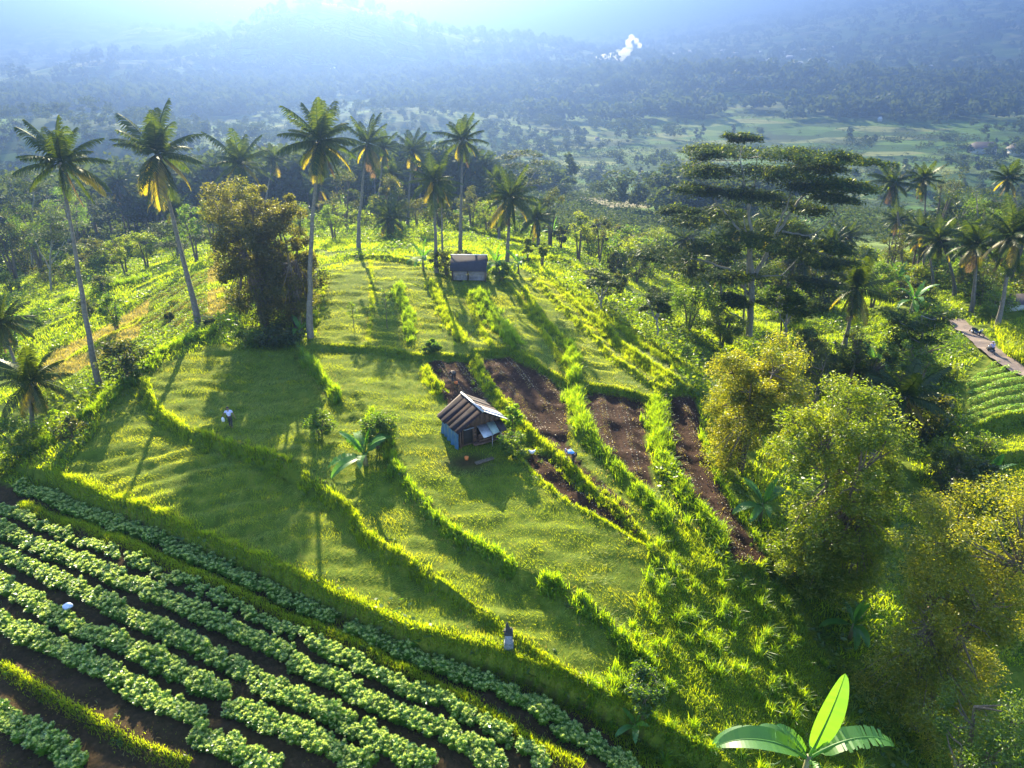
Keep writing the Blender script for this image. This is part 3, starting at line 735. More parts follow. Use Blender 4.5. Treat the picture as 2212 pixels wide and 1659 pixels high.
# seen inside the frame?
cp, sp_ = math.cos(PITCH), math.sin(PITCH)
dep = cand[:, 1] * cp - (cz - CAM_Z) * sp_; vv = cand[:, 1] * sp_ + (cz - CAM_Z) * cp
px = CX + F_PX * cand[:, 0] / dep; py = CY - F_PX * vv / dep
inside = (px > 10) & (px < 2200) & (py < 1650)
order = np.argsort(np.where(inside, dist, 1e9))
first = set(order[:300].tolist())
rest = MB()
for i, (x, y, full) in enumerate(cand):
    v = RS.randint(6); rz = RS.uniform(0, 2 * PI); sc = RS.uniform(.68, 1.25) * (.88 if full < .8 else 1.0)
    if i in first:
        o = obj('crop_plant', cropme[v], None, (x, y, cz[i] - .01), rz, sc)
        tag(o, 'leafy green crop plant with pale young tips in foreground row', 'crop plant', 'crop plants in the foreground rows')
    else:
        c, s_ = math.cos(rz), math.sin(rz)
        V = np.concatenate(cropmb[v].V) * sc; V = V @ np.array([[c, s_, 0], [-s_, c, 0], [0, 0, 1]]) + np.array([x, y, cz[i] - .01])
        rest.add(V, np.concatenate(cropmb[v].Q), np.concatenate(cropmb[v].r))
tag(obj('crop_row_plants', rest.mesh('crop_row_plants', M['crop'])), 'further leafy crop plants in the planted rows', 'crop plants', kind='stuff')
# weeds on the soil between the rows
X, Y = scatter(VEG, int(bb(VEG) * 22)); k = (vnoise(X, Y, 1.0, 71) > .62) & (Y < 90); X, Y = X[k], Y[k]
mb = MB(); blades(mb, X, Y, RS.uniform(.04, .12, len(X)), .035, 1.0, None, False)
tag(obj('row_weeds', mb.mesh('row_weeds', M['grass_short'])), 'small weeds on the dark soil between crop rows', 'weeds', kind='stuff')
# leafy rows of the far right plot and the left slope plot
def leafy_rows(name, poly, p0, p1, gap, label, mat, hgt=.35, wid=.3):
    q = wpoly([p0, p1]); v = (q[1] - q[0]) / np.hypot(*(q[1] - q[0]))
    X, Y = scatter(poly, int(bb(poly) * 170))
    c = X * v[1] - Y * v[0]; ph = (c / gap) % 1 - .5; k = np.abs(ph) * gap < wid * (.8 + .5 * vnoise(X, Y, .8, 81)); X, Y, ph = X[k], Y[k], ph[k]; n = len(X)
    Z = height(X, Y) + hgt * (1 - (ph * gap / wid / 1.4) ** 2) * RS.uniform(.3, 1, n)
    A = nrm(rdir(n, -.2, .6)) * RS.uniform(.05, .11, n)[:, None]; B = nrm(np.cross(A, rdir(n))) * RS.uniform(.03, .06, n)[:, None]
    m_ = MB(); m_.leaves(np.column_stack([X, Y, Z]), A, B, np.clip(RS.rand(n) * .9, 0, 1))
    tag(obj(name, m_.mesh(name, mat)), label, 'crop rows', kind='stuff')
RPLOT = wpoly([(2085,830),(2150,782),(2212,812),(2300,850),(2300,920),(2212,900),(2090,935)])
leafy_rows('valley_crop_rows', RPLOT, (2090,872), (2200,838), 1.25, 'leafy crop rows beside the earth path', M['crop'])
leafy_rows('slope_crop_rows', LROWS, (260,800), (440,690), 1.6, 'bushy crop rows on the left slope', M['leaf_green'], .55, .55)
RP2 = wpoly([(2075,945),(2300,900),(2300,1080),(2212,1065),(2110,1000)])
X, Y = scatter(RP2, int(bb(RP2) * 60)); mb = MB(); blades(mb, X, Y, RS.uniform(.08, .35, len(X)), .05, .8)
X, Y = scatter(wpoly([(2140,700),(2212,720),(2300,740),(2300,820),(2212,790),(2165,765)]), 9000); blades(mb, X, Y, RS.uniform(.5, 1.5, len(X)), .07, .7)
tag(obj('field_grass', mb.mesh('field_grass', M['grass_tall'])), 'bright green grass of the plots at the right edge', 'grass', kind='stuff')
# ------------------------------------------------------------------ coconut palms
def frond_mesh(seed, el, L=3.9, droop=1.0, mat='frond', ratty=.0):
    """one pinnate frond leaving the origin along +X"""
    rs = np.random.RandomState(seed); mb = MB()
    n = 13; a = el; p = np.array([0., 0, 0]); pts = [p]
    for i in range(n - 1):
        a -= droop * (1.15 / n) * (.4 + 1.5 * i / n) * (1 if a > -1.35 else 0)
        p = p + np.array([math.cos(a), rs.normal(0, .012), math.sin(a)]) * L / (n - 1); pts.append(p)
    P = np.array(pts); mb.tube(P, [.05, .03, .008], 4, .15, False)
    m = 46; t = np.linspace(.10, 1, m); T = np.gradient(P, axis=0); T = nrm(T)
    ip = lambda A_, tt: np.column_stack([np.interp(tt, np.linspace(0, 1, n), A_[:, k]) for k in range(3)])
    for side in (-1, 1):
        tt = np.clip(t + rs.normal(0, .004, m), 0, 1); k = rs.rand(m) > ratty; tt = tt[k]; mm = len(tt)
        C = ip(P, tt); Tn = ip(T, tt); lat = np.tile([0, side, 0.], (mm, 1)); upv = np.cross(Tn, lat) * -side
        ln = (.95 * np.sin(PI * np.clip(tt * .82 + .16, 0, 1)) ** .7 + .12) * rs.uniform(.82, 1.08, mm) * L / 3.9
        dn = rs.uniform(.45, .95, mm) + .25 * (droop - 1)
        d1 = nrm(lat * .78 + Tn * .62 + upv * .1 - np.array([0, 0, 1]) * .12)
        d2 = nrm(lat * .45 + Tn * .45 - np.array([0, 0, 1]) * dn[:, None])
        wv = nrm(Tn) * .048 * (L / 3.9)
        P1 = C + d1 * (ln * .5)[:, None]; P2 = P1 + d2 * (ln * .55)[:, None]
        V = np.stack([C - wv * .6, C + wv * .6, P1 + wv, P1 - wv, P2 + wv * .2, P2 - wv * .2], 1).reshape(-1, 3)
        b = np.arange(mm)[:, None] * 6; r = rs.rand(mm)
        mb.add(V, np.concatenate([b + np.array([0, 1, 2, 3]), b + np.array([3, 2, 4, 5])], 0), np.r_[r, r])
    return mb
FR = {}
for key, el, dr, mt in (('up', 1.35, .35, 'frond'), ('high', 1.0, .45, 'frond'), ('mid', .60, .60, 'frond'), ('flat', .18, .55, 'frond'),
                        ('low', -.25, .75, 'frond'), ('old', -.62, .7, 'frond_old'), ('hang', -1.10, .5, 'frond'), ('dead', -1.40, .15, 'frond_dead')):
    FR[key] = []
    for s_ in range(3):
        mb = frond_mesh(100 + s_ * 7 + int(el * 10), el, 3.9 * (.9 + .1 * s_), dr, mt, .25 if mt == 'frond_dead' else .03)
        FR[key].append((mb, mb.mesh('frond', M[mt])))
def nut_mesh():
    mb = MB()
    for i in range(9):
        a = i * 2.4; c = np.array([math.cos(a) * .28, math.sin(a) * .28, -.25 - .09 * (i % 4)])
        pts = [c + np.array([0, 0, q]) for q in (-.15, -.1, 0, .1, .15)]
        mb.tube(pts, [.03, .10, .13, .10, .03], 6, .5)
    return mb
NUT = nut_mesh().mesh('coconut_cluster', M['coconut'], True)
def crown_plan(rs, full=1.0):
    out = []
    for key, n in (('up', 3), ('high', 6), ('mid', 6), ('flat', 6), ('low', 5), ('old', 3), ('hang', 4), ('dead', 2)):
        n = max(1, int(round(n * full))); a0 = rs.uniform(0, 2 * PI)
        for i in range(n): out.append((key, rs.randint(3), a0 + i * 2 * PI / n + rs.normal(0, .25), rs.uniform(.82, 1.1)))
    return out
def trunk_mesh(H_, lean, rs, r0=.24, r1=.13, mat='bark_palm', n=9):
    t = np.linspace(0, 1, 12)
    P = np.column_stack([lean[0] * t ** 1.35, lean[1] * t ** 1.35, H_ * t - .3 * (t == 0)])
    P[1:-1, :2] += rs.normal(0, .03, (10, 2))
    mb = MB(); mb.tube(P, [r0 * 1.5, r0, r0 * .8, r1 * 1.1, r1], n, .5)
    return mb.mesh('trunk', M[mat], True)
def palm(base, crown, label, rad=None, group=None, seed=0, detail=True, full=1.0, dz=0, baseY=None, scale=None):
    """base, crown: picture positions of the foot and of the heart of the crown"""
    rs = np.random.RandomState(seed)
    if baseY is None: b = gp(*base)
    else:
        X_ = float(ray(base[0], 700)[0] / ray(base[0], 700)[1]) * baseY; b = (X_, baseY, H(X_, baseY))
    hh = top_h(crown[0], b, crown[1])
    cxw = float(ray(*crown)[0] / ray(*crown)[1]) * b[1]
    lean = (cxw - b[0], rs.uniform(-.5, .5))
    if rad:
        sc = px_m((b[0], b[1], b[2] + hh), rad) / 3.9 * 1.10
    else: sc = scale or 1.0
    t = thing('coconut_palm', label, 'palm tree', b, 0, group)
    obj('trunk', trunk_mesh(hh, lean, rs, .22 * min(1.1, sc + .1), .12 * min(1.1, sc + .1)), t)
    top = (lean[0], lean[1], hh)
    if detail:
        ta, tt = rs.uniform(0, 6.3), rs.uniform(.03, .22); full = full * rs.uniform(.72, 1.08)
        for key, v, a, s_ in crown_plan(rs, full):
            if rs.rand() < .07: continue
            o = obj('frond', FR[key][v][1], t, top, a, sc * s_); o.rotation_euler[0] = rs.normal(0, .12); o.rotation_euler[1] = tt * math.cos(a - ta) + rs.normal(0, .06)
        obj('coconut_cluster', NUT, t, top, rs.rand(), sc)
    else:
        obj('crown', CROWNS[seed % len(CROWNS)], t, top, rs.uniform(0, 6), sc)
    return t
def join_fronds(plan):
    mb = MB(); mats = []
    for key, v, a, s_ in plan:
        src = FR[key][v][0]; c, s2 = math.cos(a), math.sin(a)
        V = np.concatenate(src.V) * s_ @ np.array([[c, s2, 0], [-s2, c, 0], [0, 0, 1]])
        mb.add(V, np.concatenate(src.Q), np.concatenate(src.r)); mats += [{'frond': 0, 'frond_old': 1, 'frond_dead': 2}['frond_old' if key == 'old' else 'frond_dead' if key == 'dead' else 'frond']] * len(mb.Q[-1])
    me = mb.mesh('crown', [M['frond'], M['frond_old'], M['frond_dead']])
    me.polygons.foreach_set('material_index', np.array(mats, np.int32)); return me
CROWNS = [join_fronds(crown_plan(np.random.RandomState(200 + i), .8)) for i in range(4)]

PALMS = [
 ((215,835),(133,350),'tall coconut palm at the far left edge of the field, leaning left',92),
 ((430,708),(340,332),'tall coconut palm leaning left, second from the left in the front line',98),
 ((672,740),(690,305),'tallest straight coconut palm right beside the big brown multi-stemmed tree',88),
 ((775,545),(793,312),'coconut palm with bright backlit fronds, just right of the tallest straight palm',58),
 ((995,545),(1000,302),'slim dark coconut palm with spiky crown above the small plank shed',52),
 ((943,590),(938,388),'coconut palm with a drooping yellow frond standing left of the plank shed',58),
 ((1095,577),(1103,425),'low coconut palm leaning right of the plank shed',62),
]
for i, (b_, c_, lab, rad) in enumerate(PALMS): palm(b_, c_, lab, rad, None, 300 + i)
palm((560,660),(520,352),'coconut palm behind the big brown tree, only its crown showing', 72, seed=311, baseY=92)
palm((600,500),(592,345),'small yellowish palm crown between two tall palms behind the brown tree', 34, seed=312, baseY=125, detail=False)
palm((835,500),(830,318),'dark palm crown half hidden behind the bright backlit palm', 38, seed=313, baseY=118, detail=False)
palm((895,480),(890,326),'coconut palm with thin crown in the middle of the palm row', 42, seed=314, baseY=120, detail=False)
palm((957,562),(953,420),'bare slim palm trunk next to the palm left of the shed', 32, seed=315, detail=False)
palm((1080,500),(1072,392),'shorter palm left of the flat-topped tree behind the shed', 36, seed=316, baseY=108, detail=False)
palm((1160,520),(1158,470),'squat dark palm at the right end of the palm row', 44, seed=317, baseY=104, detail=False)
palm((840,560),(842,470),'dark low palm in front of the dark trees, centre of the palm row', 46, seed=318, baseY=106, detail=False)
# right side
palm((1925,520),(1930,395),'coconut palm with orange skirt of old fronds right of the umbrella tree', 50, seed=320, baseY=118, full=.9)
palm((1968,520),(2000,388),'dark leaning coconut palm beside the palm with the orange skirt', 42, seed=321, baseY=120, detail=False)
palm((1835,712),(1850,622),'short coconut palm with a yellow hanging skirt in the middle of the right grove', 72, seed=322, baseY=84)
palm((2045,610),(2035,520),'dark coconut palm in the right grove behind the tall leaning palm', 52, seed=323, baseY=96, detail=False)
palm((2090,690),(2105,525),'coconut palm with a double pale trunk near the earth path', 62, seed=324, baseY=88, detail=False)
palm((2152,712),(2195,510),'leaning coconut palm with yellow fronds beside the earth path', 72, seed=325)
palm((2180,480),(2178,385),'distant palm at the right edge above the leaning palm', 40, seed=326, baseY=130, detail=False)
palm((1950,900),(1955,855),'low coconut palm with glossy splayed fronds between the right trees', 88, seed=327, baseY=57, full=.8)
palm((1880,1000),(1835,800),'short leaning palm hidden among the leafy trees', 60, seed=328, baseY=66, detail=False)
palm((1995,520),(1990,495),'low palm in the thicket below the orange skirted palm', 40, seed=329, baseY=104, detail=False)
palm((75,950),(68,822),'short coconut palm with brown splayed fronds at the left edge', 82, seed=330)
palm((5,1000),(-5,700),'palm cut by the left edge of the picture', 60, seed=331, baseY=62, detail=False)

# ------------------------------------------------------------------ broadleaf trees
def leafy(seed, Ht, Rd, base_f=.30, stems=4, nc=40, nl=300, ls=.10, mat='leaf_olive', shape=1.0, clump=.30, bark='bark', flat=.8, spread=.25, trunk=1.0):
    """multi-stemmed tree: stems fan out to leaf clumps spread through an uneven ovoid crown"""
    rs = np.random.RandomState(seed); tr = MB(); lv = MB()
    cz = Ht * (base_f + (1 - base_f) / 2); hz = Ht * (1 - base_f) / 2
    D = rdir(nc, -1, 1, rs); rr = rs.uniform(.35, 1, nc) ** .5
    C = D * rr[:, None] * np.array([Rd, Rd, hz]) * (1 - .45 * clump)
    C[:, :2] *= (1 - .35 * shape * np.clip(C[:, 2:] / hz, -.2, 1)) * (1 + .18 * np.sin(3 * np.arctan2(D[:, 1], D[:, 0]) + seed))[:, None]
    if nc >= 60:      # several upright lobes, one over each stem: a lumpy outline with gaps
        nlobe = stems + 9; la = np.arange(nlobe) * 2.4 + rs.rand(); lr = Rd * rs.uniform(.30, .62, nlobe); lr[0] = 0
        lz = hz * rs.uniform(-.75, .45, nlobe); lz[:3] = hz * np.array([.52, .35, .40]); ls_ = rs.uniform(.36, .52, nlobe)
        li = rs.randint(0, nlobe, nc); d2 = rdir(nc, -.9, 1, rs) * (rs.uniform(.55, 1.05, nc))[:, None]
        C = np.column_stack([np.cos(la[li]) * lr[li], np.sin(la[li]) * lr[li], lz[li]]) + d2 * np.column_stack([Rd * ls_[li], Rd * ls_[li], hz * ls_[li] * .95])
    C[:, 2] += cz
    forks = []
    for i in range(stems):
        a = i * 2 * PI / stems + rs.uniform(0, 1); f = np.array([math.cos(a) * Rd * spread, math.sin(a) * Rd * spread, Ht * rs.uniform(.42, .6)])
        k0 = np.array([math.cos(a) * .12, math.sin(a) * .12, -.3]); m_ = (k0 + f) / 2 * np.array([.7, .7, 1])
        tp = f * np.array([1.6, 1.6, 1.3])
        tr.tube(np.array([k0, m_, f, tp]), [(Ht * .016 + .04) * trunk, (Ht * .011 + .02) * trunk, Ht * .004], 7, .5, False); forks += [f, (f + tp) / 2, tp]
    forks = np.array(forks)
    cl = clump * Rd * rs.uniform(.45, 1.15, nc)
    for j in range(nc):
        c = C[j]; f = forks[np.argmin(((forks - c) ** 2).sum(1) + 3 * np.maximum(0, forks[:, 2] - c[2]))]
        mid = (f + c) / 2 + rs.normal(0, .04 * Rd, 3)
        tr.tube(np.array([f, mid, c]), [Ht * .005 + .01, .008], 4, .5, False)
        n = int(nl * rs.uniform(.6, 1.3)); d = rdir(n, -1, 1, rs); q = c + d * (rs.rand(n) ** .45)[:, None] * cl[j] * np.array([1, 1, flat]) + rs.normal(0, .05 * cl[j], (n, 3))
        A = nrm(rdir(n, -.8, .5, rs) + d * .5) * (ls * rs.uniform(.7, 1.3, n))[:, None]; B = nrm(np.cross(A, rdir(n, -1, 1, rs))) * (ls * .42)
        base = rs.uniform(-.3, .3)
        lv.leaves(q, A, B, np.clip(rs.rand(n) ** 1.6 * .9 + base, 0, 1))
    return tr.mesh('trunk', M[bark], True), lv.mesh('crown', M[mat])
def tree(label, dxc, base, ytop, halfpx, cat='tree', group=None, name='tree', baseY=None, **kw):
    if baseY is None:
        b = gp(*base); q_ = ray(dxc, (base[1] + ytop) / 2); X_ = float(q_[0] / q_[1]) * b[1]; X_ = b[0] + max(-2.5, min(2.5, X_ - b[0])); b = (X_, b[1], H(X_, b[1]))
    else:
        q_ = ray(dxc, (base[1] + ytop) / 2); X_ = float(q_[0] / q_[1]) * baseY; b = (X_, baseY, H(X_, baseY))
    hh = top_h(dxc, b, ytop); rd = px_m((b[0], b[1], b[2] + hh * .6), halfpx)
    if hh > 3.2 * rd and kw.get('clump', 0) > .35: kw['base_f'] = max(kw.get('base_f', .2), 1 - 2.9 * rd / hh)
    tm, cm = leafy(Ht=hh, Rd=rd, **kw)
    t = thing(name, label, cat, b, 0, group); obj('trunk', tm, t); obj('crown', cm, t); return t
tree('big brown-olive multi-stemmed tree beside the tallest palm', 545, (545,715), 362, 96, seed=1, stems=5, nc=190, nl=330, ls=.115, base_f=.05, clump=.27, mat='leaf_brown', shape=.7)
tree('brown-olive tree merging with the right side of the big multi-stemmed tree', 622, (622,715), 385, 70, seed=2, stems=4, nc=120, nl=320, ls=.115, base_f=.06, clump=.3, mat='leaf_brown', shape=.7)
tree('round olive tree beside the dark tilled strips', 1618, (1618,1100), 715, 118, seed=3, stems=5, nc=135, nl=460, ls=.09, base_f=.02, clump=.28, baseY=46.5, shape=.75, trunk=.6, mat='leaf_gold')
tree('large olive tree in the middle of the right slope', 1822, (1790,1290), 815, 160, seed=4, stems=5, nc=200, nl=460, ls=.09, base_f=.02, clump=.25, shape=.75, trunk=.6)
tree('big olive tree with sunlit leaves at the lower right edge', 2062, (2062,1590), 1035, 180, seed=5, stems=6, nc=230, nl=480, ls=.072, base_f=.0, clump=.25, shape=.6, trunk=.6, mat='leaf_gold')
tree('fresh green feathery shrub in the bottom right corner', 2165, (2170,1680), 1440, 135, 'shrub', name='shrub', baseY=21.5, seed=6, stems=5, nc=60, nl=420, ls=.06, base_f=.05, clump=.3, mat='leaf_green', shape=.4)
tree('small leafy tree alone on the left dry terraces', 243, (240,722), 628, 33, seed=7, stems=3, nc=22, nl=120, ls=.12, base_f=.1, clump=.4, mat='leaf_green')
SM = [
 # label, x, base y, top y, half px, baseY(None=ground), mat, seed
 ('dark round shrub left of the clipped round trees on the left slope',212,590,510,28,None,'leaf_dark'),
 ('round clipped tree at the centre of the left slope group',262,605,500,26,None,'leaf_olive'),
 ('round tree at the right of the left slope group',308,585,485,28,None,'leaf_olive'),
 ('dark squat bush at the foot of the left misty trees',108,625,565,32,None,'leaf_dark'),
 ('pale misty tree behind the second palm from left',412,560,440,30,100,'leaf_green'),
 ('slender pale tree between the second palm and the big brown tree',455,560,425,22,104,'leaf_olive'),
 ('low hazy green tree right of the big brown tree',718,545,430,34,104,'leaf_green'),
 ('tall dark tree right behind the brown tree',745,545,350,38,120,'leaf_dark'),
 ('tall dark pointed tree in the centre of the palm row',845,540,378,45,116,'leaf_dark'),
 ('dark tree filling the gap behind the middle palms',900,545,420,38,122,'leaf_dark'),
 ('rounded dark tree left of the slim dark palm',1018,520,398,34,118,'leaf_dark'),
 ('rounded olive tree right of the slim dark palm',1052,520,425,30,112,'leaf_olive'),
 ('dense dark tree at the right end of the palm row',1190,520,395,30,112,'leaf_dark'),
 ('left one of two tall narrow dark shrubs right of the palm row',1252,570,448,28,None,'leaf_olive'),
 ('right one of two tall narrow dark shrubs right of the palm row',1298,575,458,25,None,'leaf_dark'),
 ('small pointed shrub left of the two narrow dark shrubs',1212,540,485,16,None,'leaf_dark'),
 ('dark shrub below the flat lower boughs of the umbrella tree',1330,600,535,22,None,'leaf_dark'),
 ('dark rounded shrub at the head of the ravine',1378,610,545,26,None,'leaf_dark'),
 ('low dark bush in the ravine left of the umbrella tree',1335,640,580,24,None,'leaf_dark'),
 ('pale round bush in the valley left of the umbrella tree',1420,520,485,36,135,'leaf_olive'),
 ('broad bushy tree left of the umbrella tree trunk',1490,760,610,68,76,'leaf_green'),
 ('bushy tree touching the umbrella tree trunk',1565,760,640,48,74,'leaf_olive'),
 ('bushy green tree left at the upper end of the ravine',1425,740,650,38,76,'leaf_green'),
 ('dark round-topped tree with yellow rim behind the round olive tree',1745,800,700,42,64,'leaf_dark'),
 ('tall dark rounded shrub with bright yellow top',1838,860,705,34,62,'leaf_dark'),
 ('dark rounded shrub below the yellow topped one',1765,900,748,40,60,'leaf_dark'),
 ('dark rounded tree right of the yellow topped shrub',1895,900,745,34,61,'leaf_dark'),
 ('leafy tree with fine leaves left of the earth path',2000,850,640,62,64,'leaf_green'),
 ('tall leafy tree with open crown beside the earth path',1955,880,700,55,60,'leaf_green'),
 ('bright green leafy mass under the right palms',1700,720,620,45,84,'leaf_green'),
 ('green bush in the thicket right of the umbrella tree',1900,620,560,46,98,'leaf_green'),
 ('dark bush under the palms at the far right',2120,640,560,52,92,'leaf_dark'),
 ('round dark tree right of the orange skirted palm',2000,520,455,34,112,'leaf_dark'),
 ('tall hazy tree behind the two right palms',2045,500,345,36,140,'leaf_dark'),
 ('wide leafy tree at the far right edge above the path',2110,560,395,72,112,'leaf_green'),
 ('leafy tree cut by the right edge of the picture',2205,620,440,50,104,'leaf_green'),
 ('dark thicket tree beyond the ravine',1720,560,500,44,108,'leaf_dark'),
 ('dark bush beside the round dark tree in the right grove',1940,540,470,34,108,'leaf_dark'),
 ('grey green tree in the hollow beyond the left terraces',60,560,415,48,118,'leaf_green'),
 ('hazy tree behind the leftmost palm',150,560,385,52,130,'leaf_green'),
 ('dull green tree at the left edge beyond the slope',5,600,430,46,112,'leaf_dark'),
 ('low bush at the left edge above the short palm',20,760,650,36,None,'leaf_green'),
 ('shrub beneath the short palm at the left edge',30,1000,900,60,None,'leaf_green'),
 ('dark bush by the foot of the second palm',455,722,688,18,None,'leaf_dark'),
 ('small dark bush on the dry terraces',366,695,668,11,None,'leaf_dark'),
 ('low dark hedge bush under the big brown tree',600,745,705,48,None,'leaf_dark'),
 ('low hedge bush at the left foot of the big brown tree',530,748,715,40,None,'leaf_green'),
 ('low grey bush on the meadow right of the tallest palm',935,762,735,24,None,'leaf_green'),
 ('dark bush heap left of the plank shed',962,592,535,36,None,'leaf_dark'),
 ('bush right behind the plank shed',1000,565,540,22,None,'leaf_dark'),
 ('leafy bush right of the plank shed',1082,600,565,26,None,'leaf_green'),
 ('row shrub behind the shed on the right',1140,560,512,14,None,'leaf_olive'),
 ('pointed row shrub beside the upper right terrace',1172,575,520,14,None,'leaf_olive'),
 ('tousled bush behind the patched hut',1108,935,868,24,None,'reed'),
 ('weedy bush between the hut and the small tilled strip',1110,990,930,34,None,'leaf_green'),
 ('bright leafy bush on the mid terrace left of the banana plant',688,945,882,40,None,'leaf_green'),
 ('weedy tangle behind the mid-field banana plant',815,960,895,52,None,'leaf_green'),
 ('fine leaved green bush at the lower end of the meadow',1395,1560,1440,52,None,'leaf_green'),
 ('dark leafy shrub right of the large olive tree',2050,1120,960,48,50,'leaf_dark'),
]
for i, (lab, x, by, ty, hp, bY, mt) in enumerate(SM):
    big = hp > 40
    tree(lab, x, (x, by), ty, hp, 'shrub' if by - ty < 80 else 'tree', name='shrub' if by - ty < 80 else 'tree', baseY=bY, seed=20 + i, stems=3, nc=34 if big else 22, nl=200 if big else 130,
         ls=.12 if by < 800 else .09, base_f=.04 if 'shrub' in lab or 'bush' in lab else .2, clump=.36, mat=mt, shape=.5)

# ------------------------------------------------------------------ flat-topped feathery trees
def pad_leaves(lv, c, rx, rz, n, rs, ls=.13):
    a = rs.uniform(0, 2 * PI, n); r = np.sqrt(rs.rand(n)); wob = 1 + .25 * np.sin(3 * a + rs.rand() * 6)
    q = c + np.column_stack([np.cos(a) * r * rx * wob, np.sin(a) * r * rx * wob, rs.normal(0, rz * .4, n) + rz * .6 * (1 - r ** 2)])
    D = np.column_stack([np.cos(a) + rs.normal(0, .6, n), np.sin(a) + rs.normal(0, .6, n), rs.normal(-.12, .25, n)]); D = nrm(D) * (ls * rs.uniform(.7, 1.3, n))[:, None]
    lv.leaves(q, D, nrm(np.cross(D, [0, 0, 1.])) * ls * .38 + rs.normal(0, .01, (n, 3)), np.clip(rs.rand(n) + rs.uniform(-.2, .2), 0, 1))
def flat_tree(label, limbs, pads, base, Y, seed, rad=.28, n=330, ls=.16, branch=.06, group=None, depth=1.0, bark='bark_pale', roots=1):
    """limbs and pads are picture positions at the tree's own distance Y; each gets a depth of its own"""
    rs = np.random.RandomState(seed)
    def at(p, dy=0):
        a, b, c = ray(p[0], p[1]); t = Y / b; return np.array([a * t, Y + dy, CAM_Z + c * t])
    bx, _, bz = at(base); b0 = np.array([bx, Y, H(bx, Y)])
    tr, lv = MB(), MB(); nodes = []
    for pts, r0, r1, dep in limbs:
        P = np.array([at(p, dep * depth * (i / max(1, len(pts) - 1)) ** .8) for i, p in enumerate(pts)]) - b0
        t = np.linspace(0, 1, len(P)); tt = np.linspace(0, 1, len(P) * 4); P = np.column_stack([np.interp(tt, t, P[:, k]) for k in range(3)])
        P[1:-1] += rs.normal(0, .05, (len(P) - 2, 3))
        tr.tube(P, [r0, (r0 + r1) / 2, r1], 8, .5, False); nodes += list(P[len(P) // 4:])
    nodes = np.array(nodes)
    for (x, y, hw, hh) in pads:
        c = at((x, y), 0) - b0
        s = hw / F_PX * Y * 1.06; horiz = abs(c[0]); R0 = 11.
        c[1] = rs.uniform(-1, 1) * depth * math.sqrt(max(9., R0 ** 2 - horiz ** 2)) * .75
        c[2] += c[1] * (CAM_Z - b0[2] - c[2]) / Y * -1.0
        k = nodes[np.argmin(((nodes - c) ** 2).sum(1) + 8 * np.maximum(0, nodes[:, 2] - c[2]))]
        mid = (k + c) / 2 + np.array([0, 0, -.35])
        tr.tube(np.array([k, mid, c + [0, 0, -.1]]), [branch, .015], 5, .5, False)
        for q in range(6):
            e = c + np.append(rs.normal(0, s * .5, 2), rs.normal(0, .2)); tr.tube(np.array([mid, (mid + e) / 2, e]), [branch * .45, .01], 4, .5, False)
            pad_leaves(lv, e, s * .62, hh / F_PX * Y * .45, n // 4, rs, ls)
        pad_leaves(lv, c, s * 1.1, hh / F_PX * Y * .38, n, rs, ls)
    t = thing('umbrella_tree', label, 'tree', tuple(b0), 0, group)
    obj('trunk', tr.mesh('trunk', M[bark], True), t); obj('crown', lv.mesh('crown', M['leaf_albizia']), t); return t
PADS = [(1600,300,26,18),(1560,325,55,22),(1640,330,70,24),(1700,335,60,22),(1740,345,36,16),(1512,332,32,14),(1505,375,36,16),(1560,372,50,20),(1630,372,60,22),(1700,375,50,18),(1785,362,52,16),(1835,350,36,11),
 (1700,398,55,18),(1762,402,52,18),(1830,400,40,14),(1492,408,32,13),(1540,412,48,18),(1600,422,48,18),(1680,430,50,18),(1790,430,46,16),(1745,452,45,16),(1580,460,42,14),(1482,452,34,13),(1525,478,46,15),(1640,482,46,15),(1700,490,55,15),(1755,500,46,14),
 (1600,520,52,14),(1680,540,52,13),(1545,540,46,13),(1432,546,46,13),(1392,552,28,11),(1480,566,46,13),(1742,532,38,12),(1660,585,46,13),(1745,565,36,12),(1722,612,38,12),(1590,598,36,12),(1530,590,40,12),(1700,660,40,12),(1560,650,34,12)]
flat_tree('tall umbrella-shaped tree with pale forked trunk and flat leaf layers on the right',
 [([(1618,725),(1622,660),(1626,600),(1620,560)], .42, .30, 0), ([(1620,562),(1620,500),(1606,420),(1590,340)], .26, .06, -1.5), ([(1626,600),(1656,560),(1690,500),(1742,430),(1790,385),(1840,352)], .24, .05, 2.0),
  ([(1645,570),(1664,500),(1684,440),(1700,380)], .17, .05, -3), ([(1620,640),(1580,585),(1520,565),(1450,552),(1396,550)], .17, .04, 1.0), ([(1620,520),(1575,470),(1540,420),(1508,372)], .15, .04, 3.5),
  ([(1618,460),(1640,400),(1655,340)], .12, .04, 3), ([(1690,500),(1740,500),(1800,440)], .12, .03, -3), ([(1604,725),(1606,640),(1612,540),(1600,460)], .14, .05, -1), ([(1626,600),(1700,600),(1745,560)], .10, .03, 2), ([(1618,700),(1560,660),(1520,600)], .09, .03, -2)],
 PADS, (1618,725), 80, 77, n=1000, ls=.22)
flat_tree('thin flat-topped tree behind the palms above the plank shed', [([(1128,470),(1130,420),(1126,370),(1122,335)], .2, .06, 0), ([(1130,420),(1150,380),(1170,355)], .1, .03, 1), ([(1129,430),(1110,380),(1098,345)], .08, .03, -1)],
 [(1098,340,16,6),(1125,328,18,6),(1150,335,20,6),(1172,352,24,6),(1115,358,22,7),(1150,372,22,6),(1135,395,22,7),(1100,380,16,6),(1168,392,18,6)], (1128,480), 125, 78, n=220, ls=.2, depth=.35)
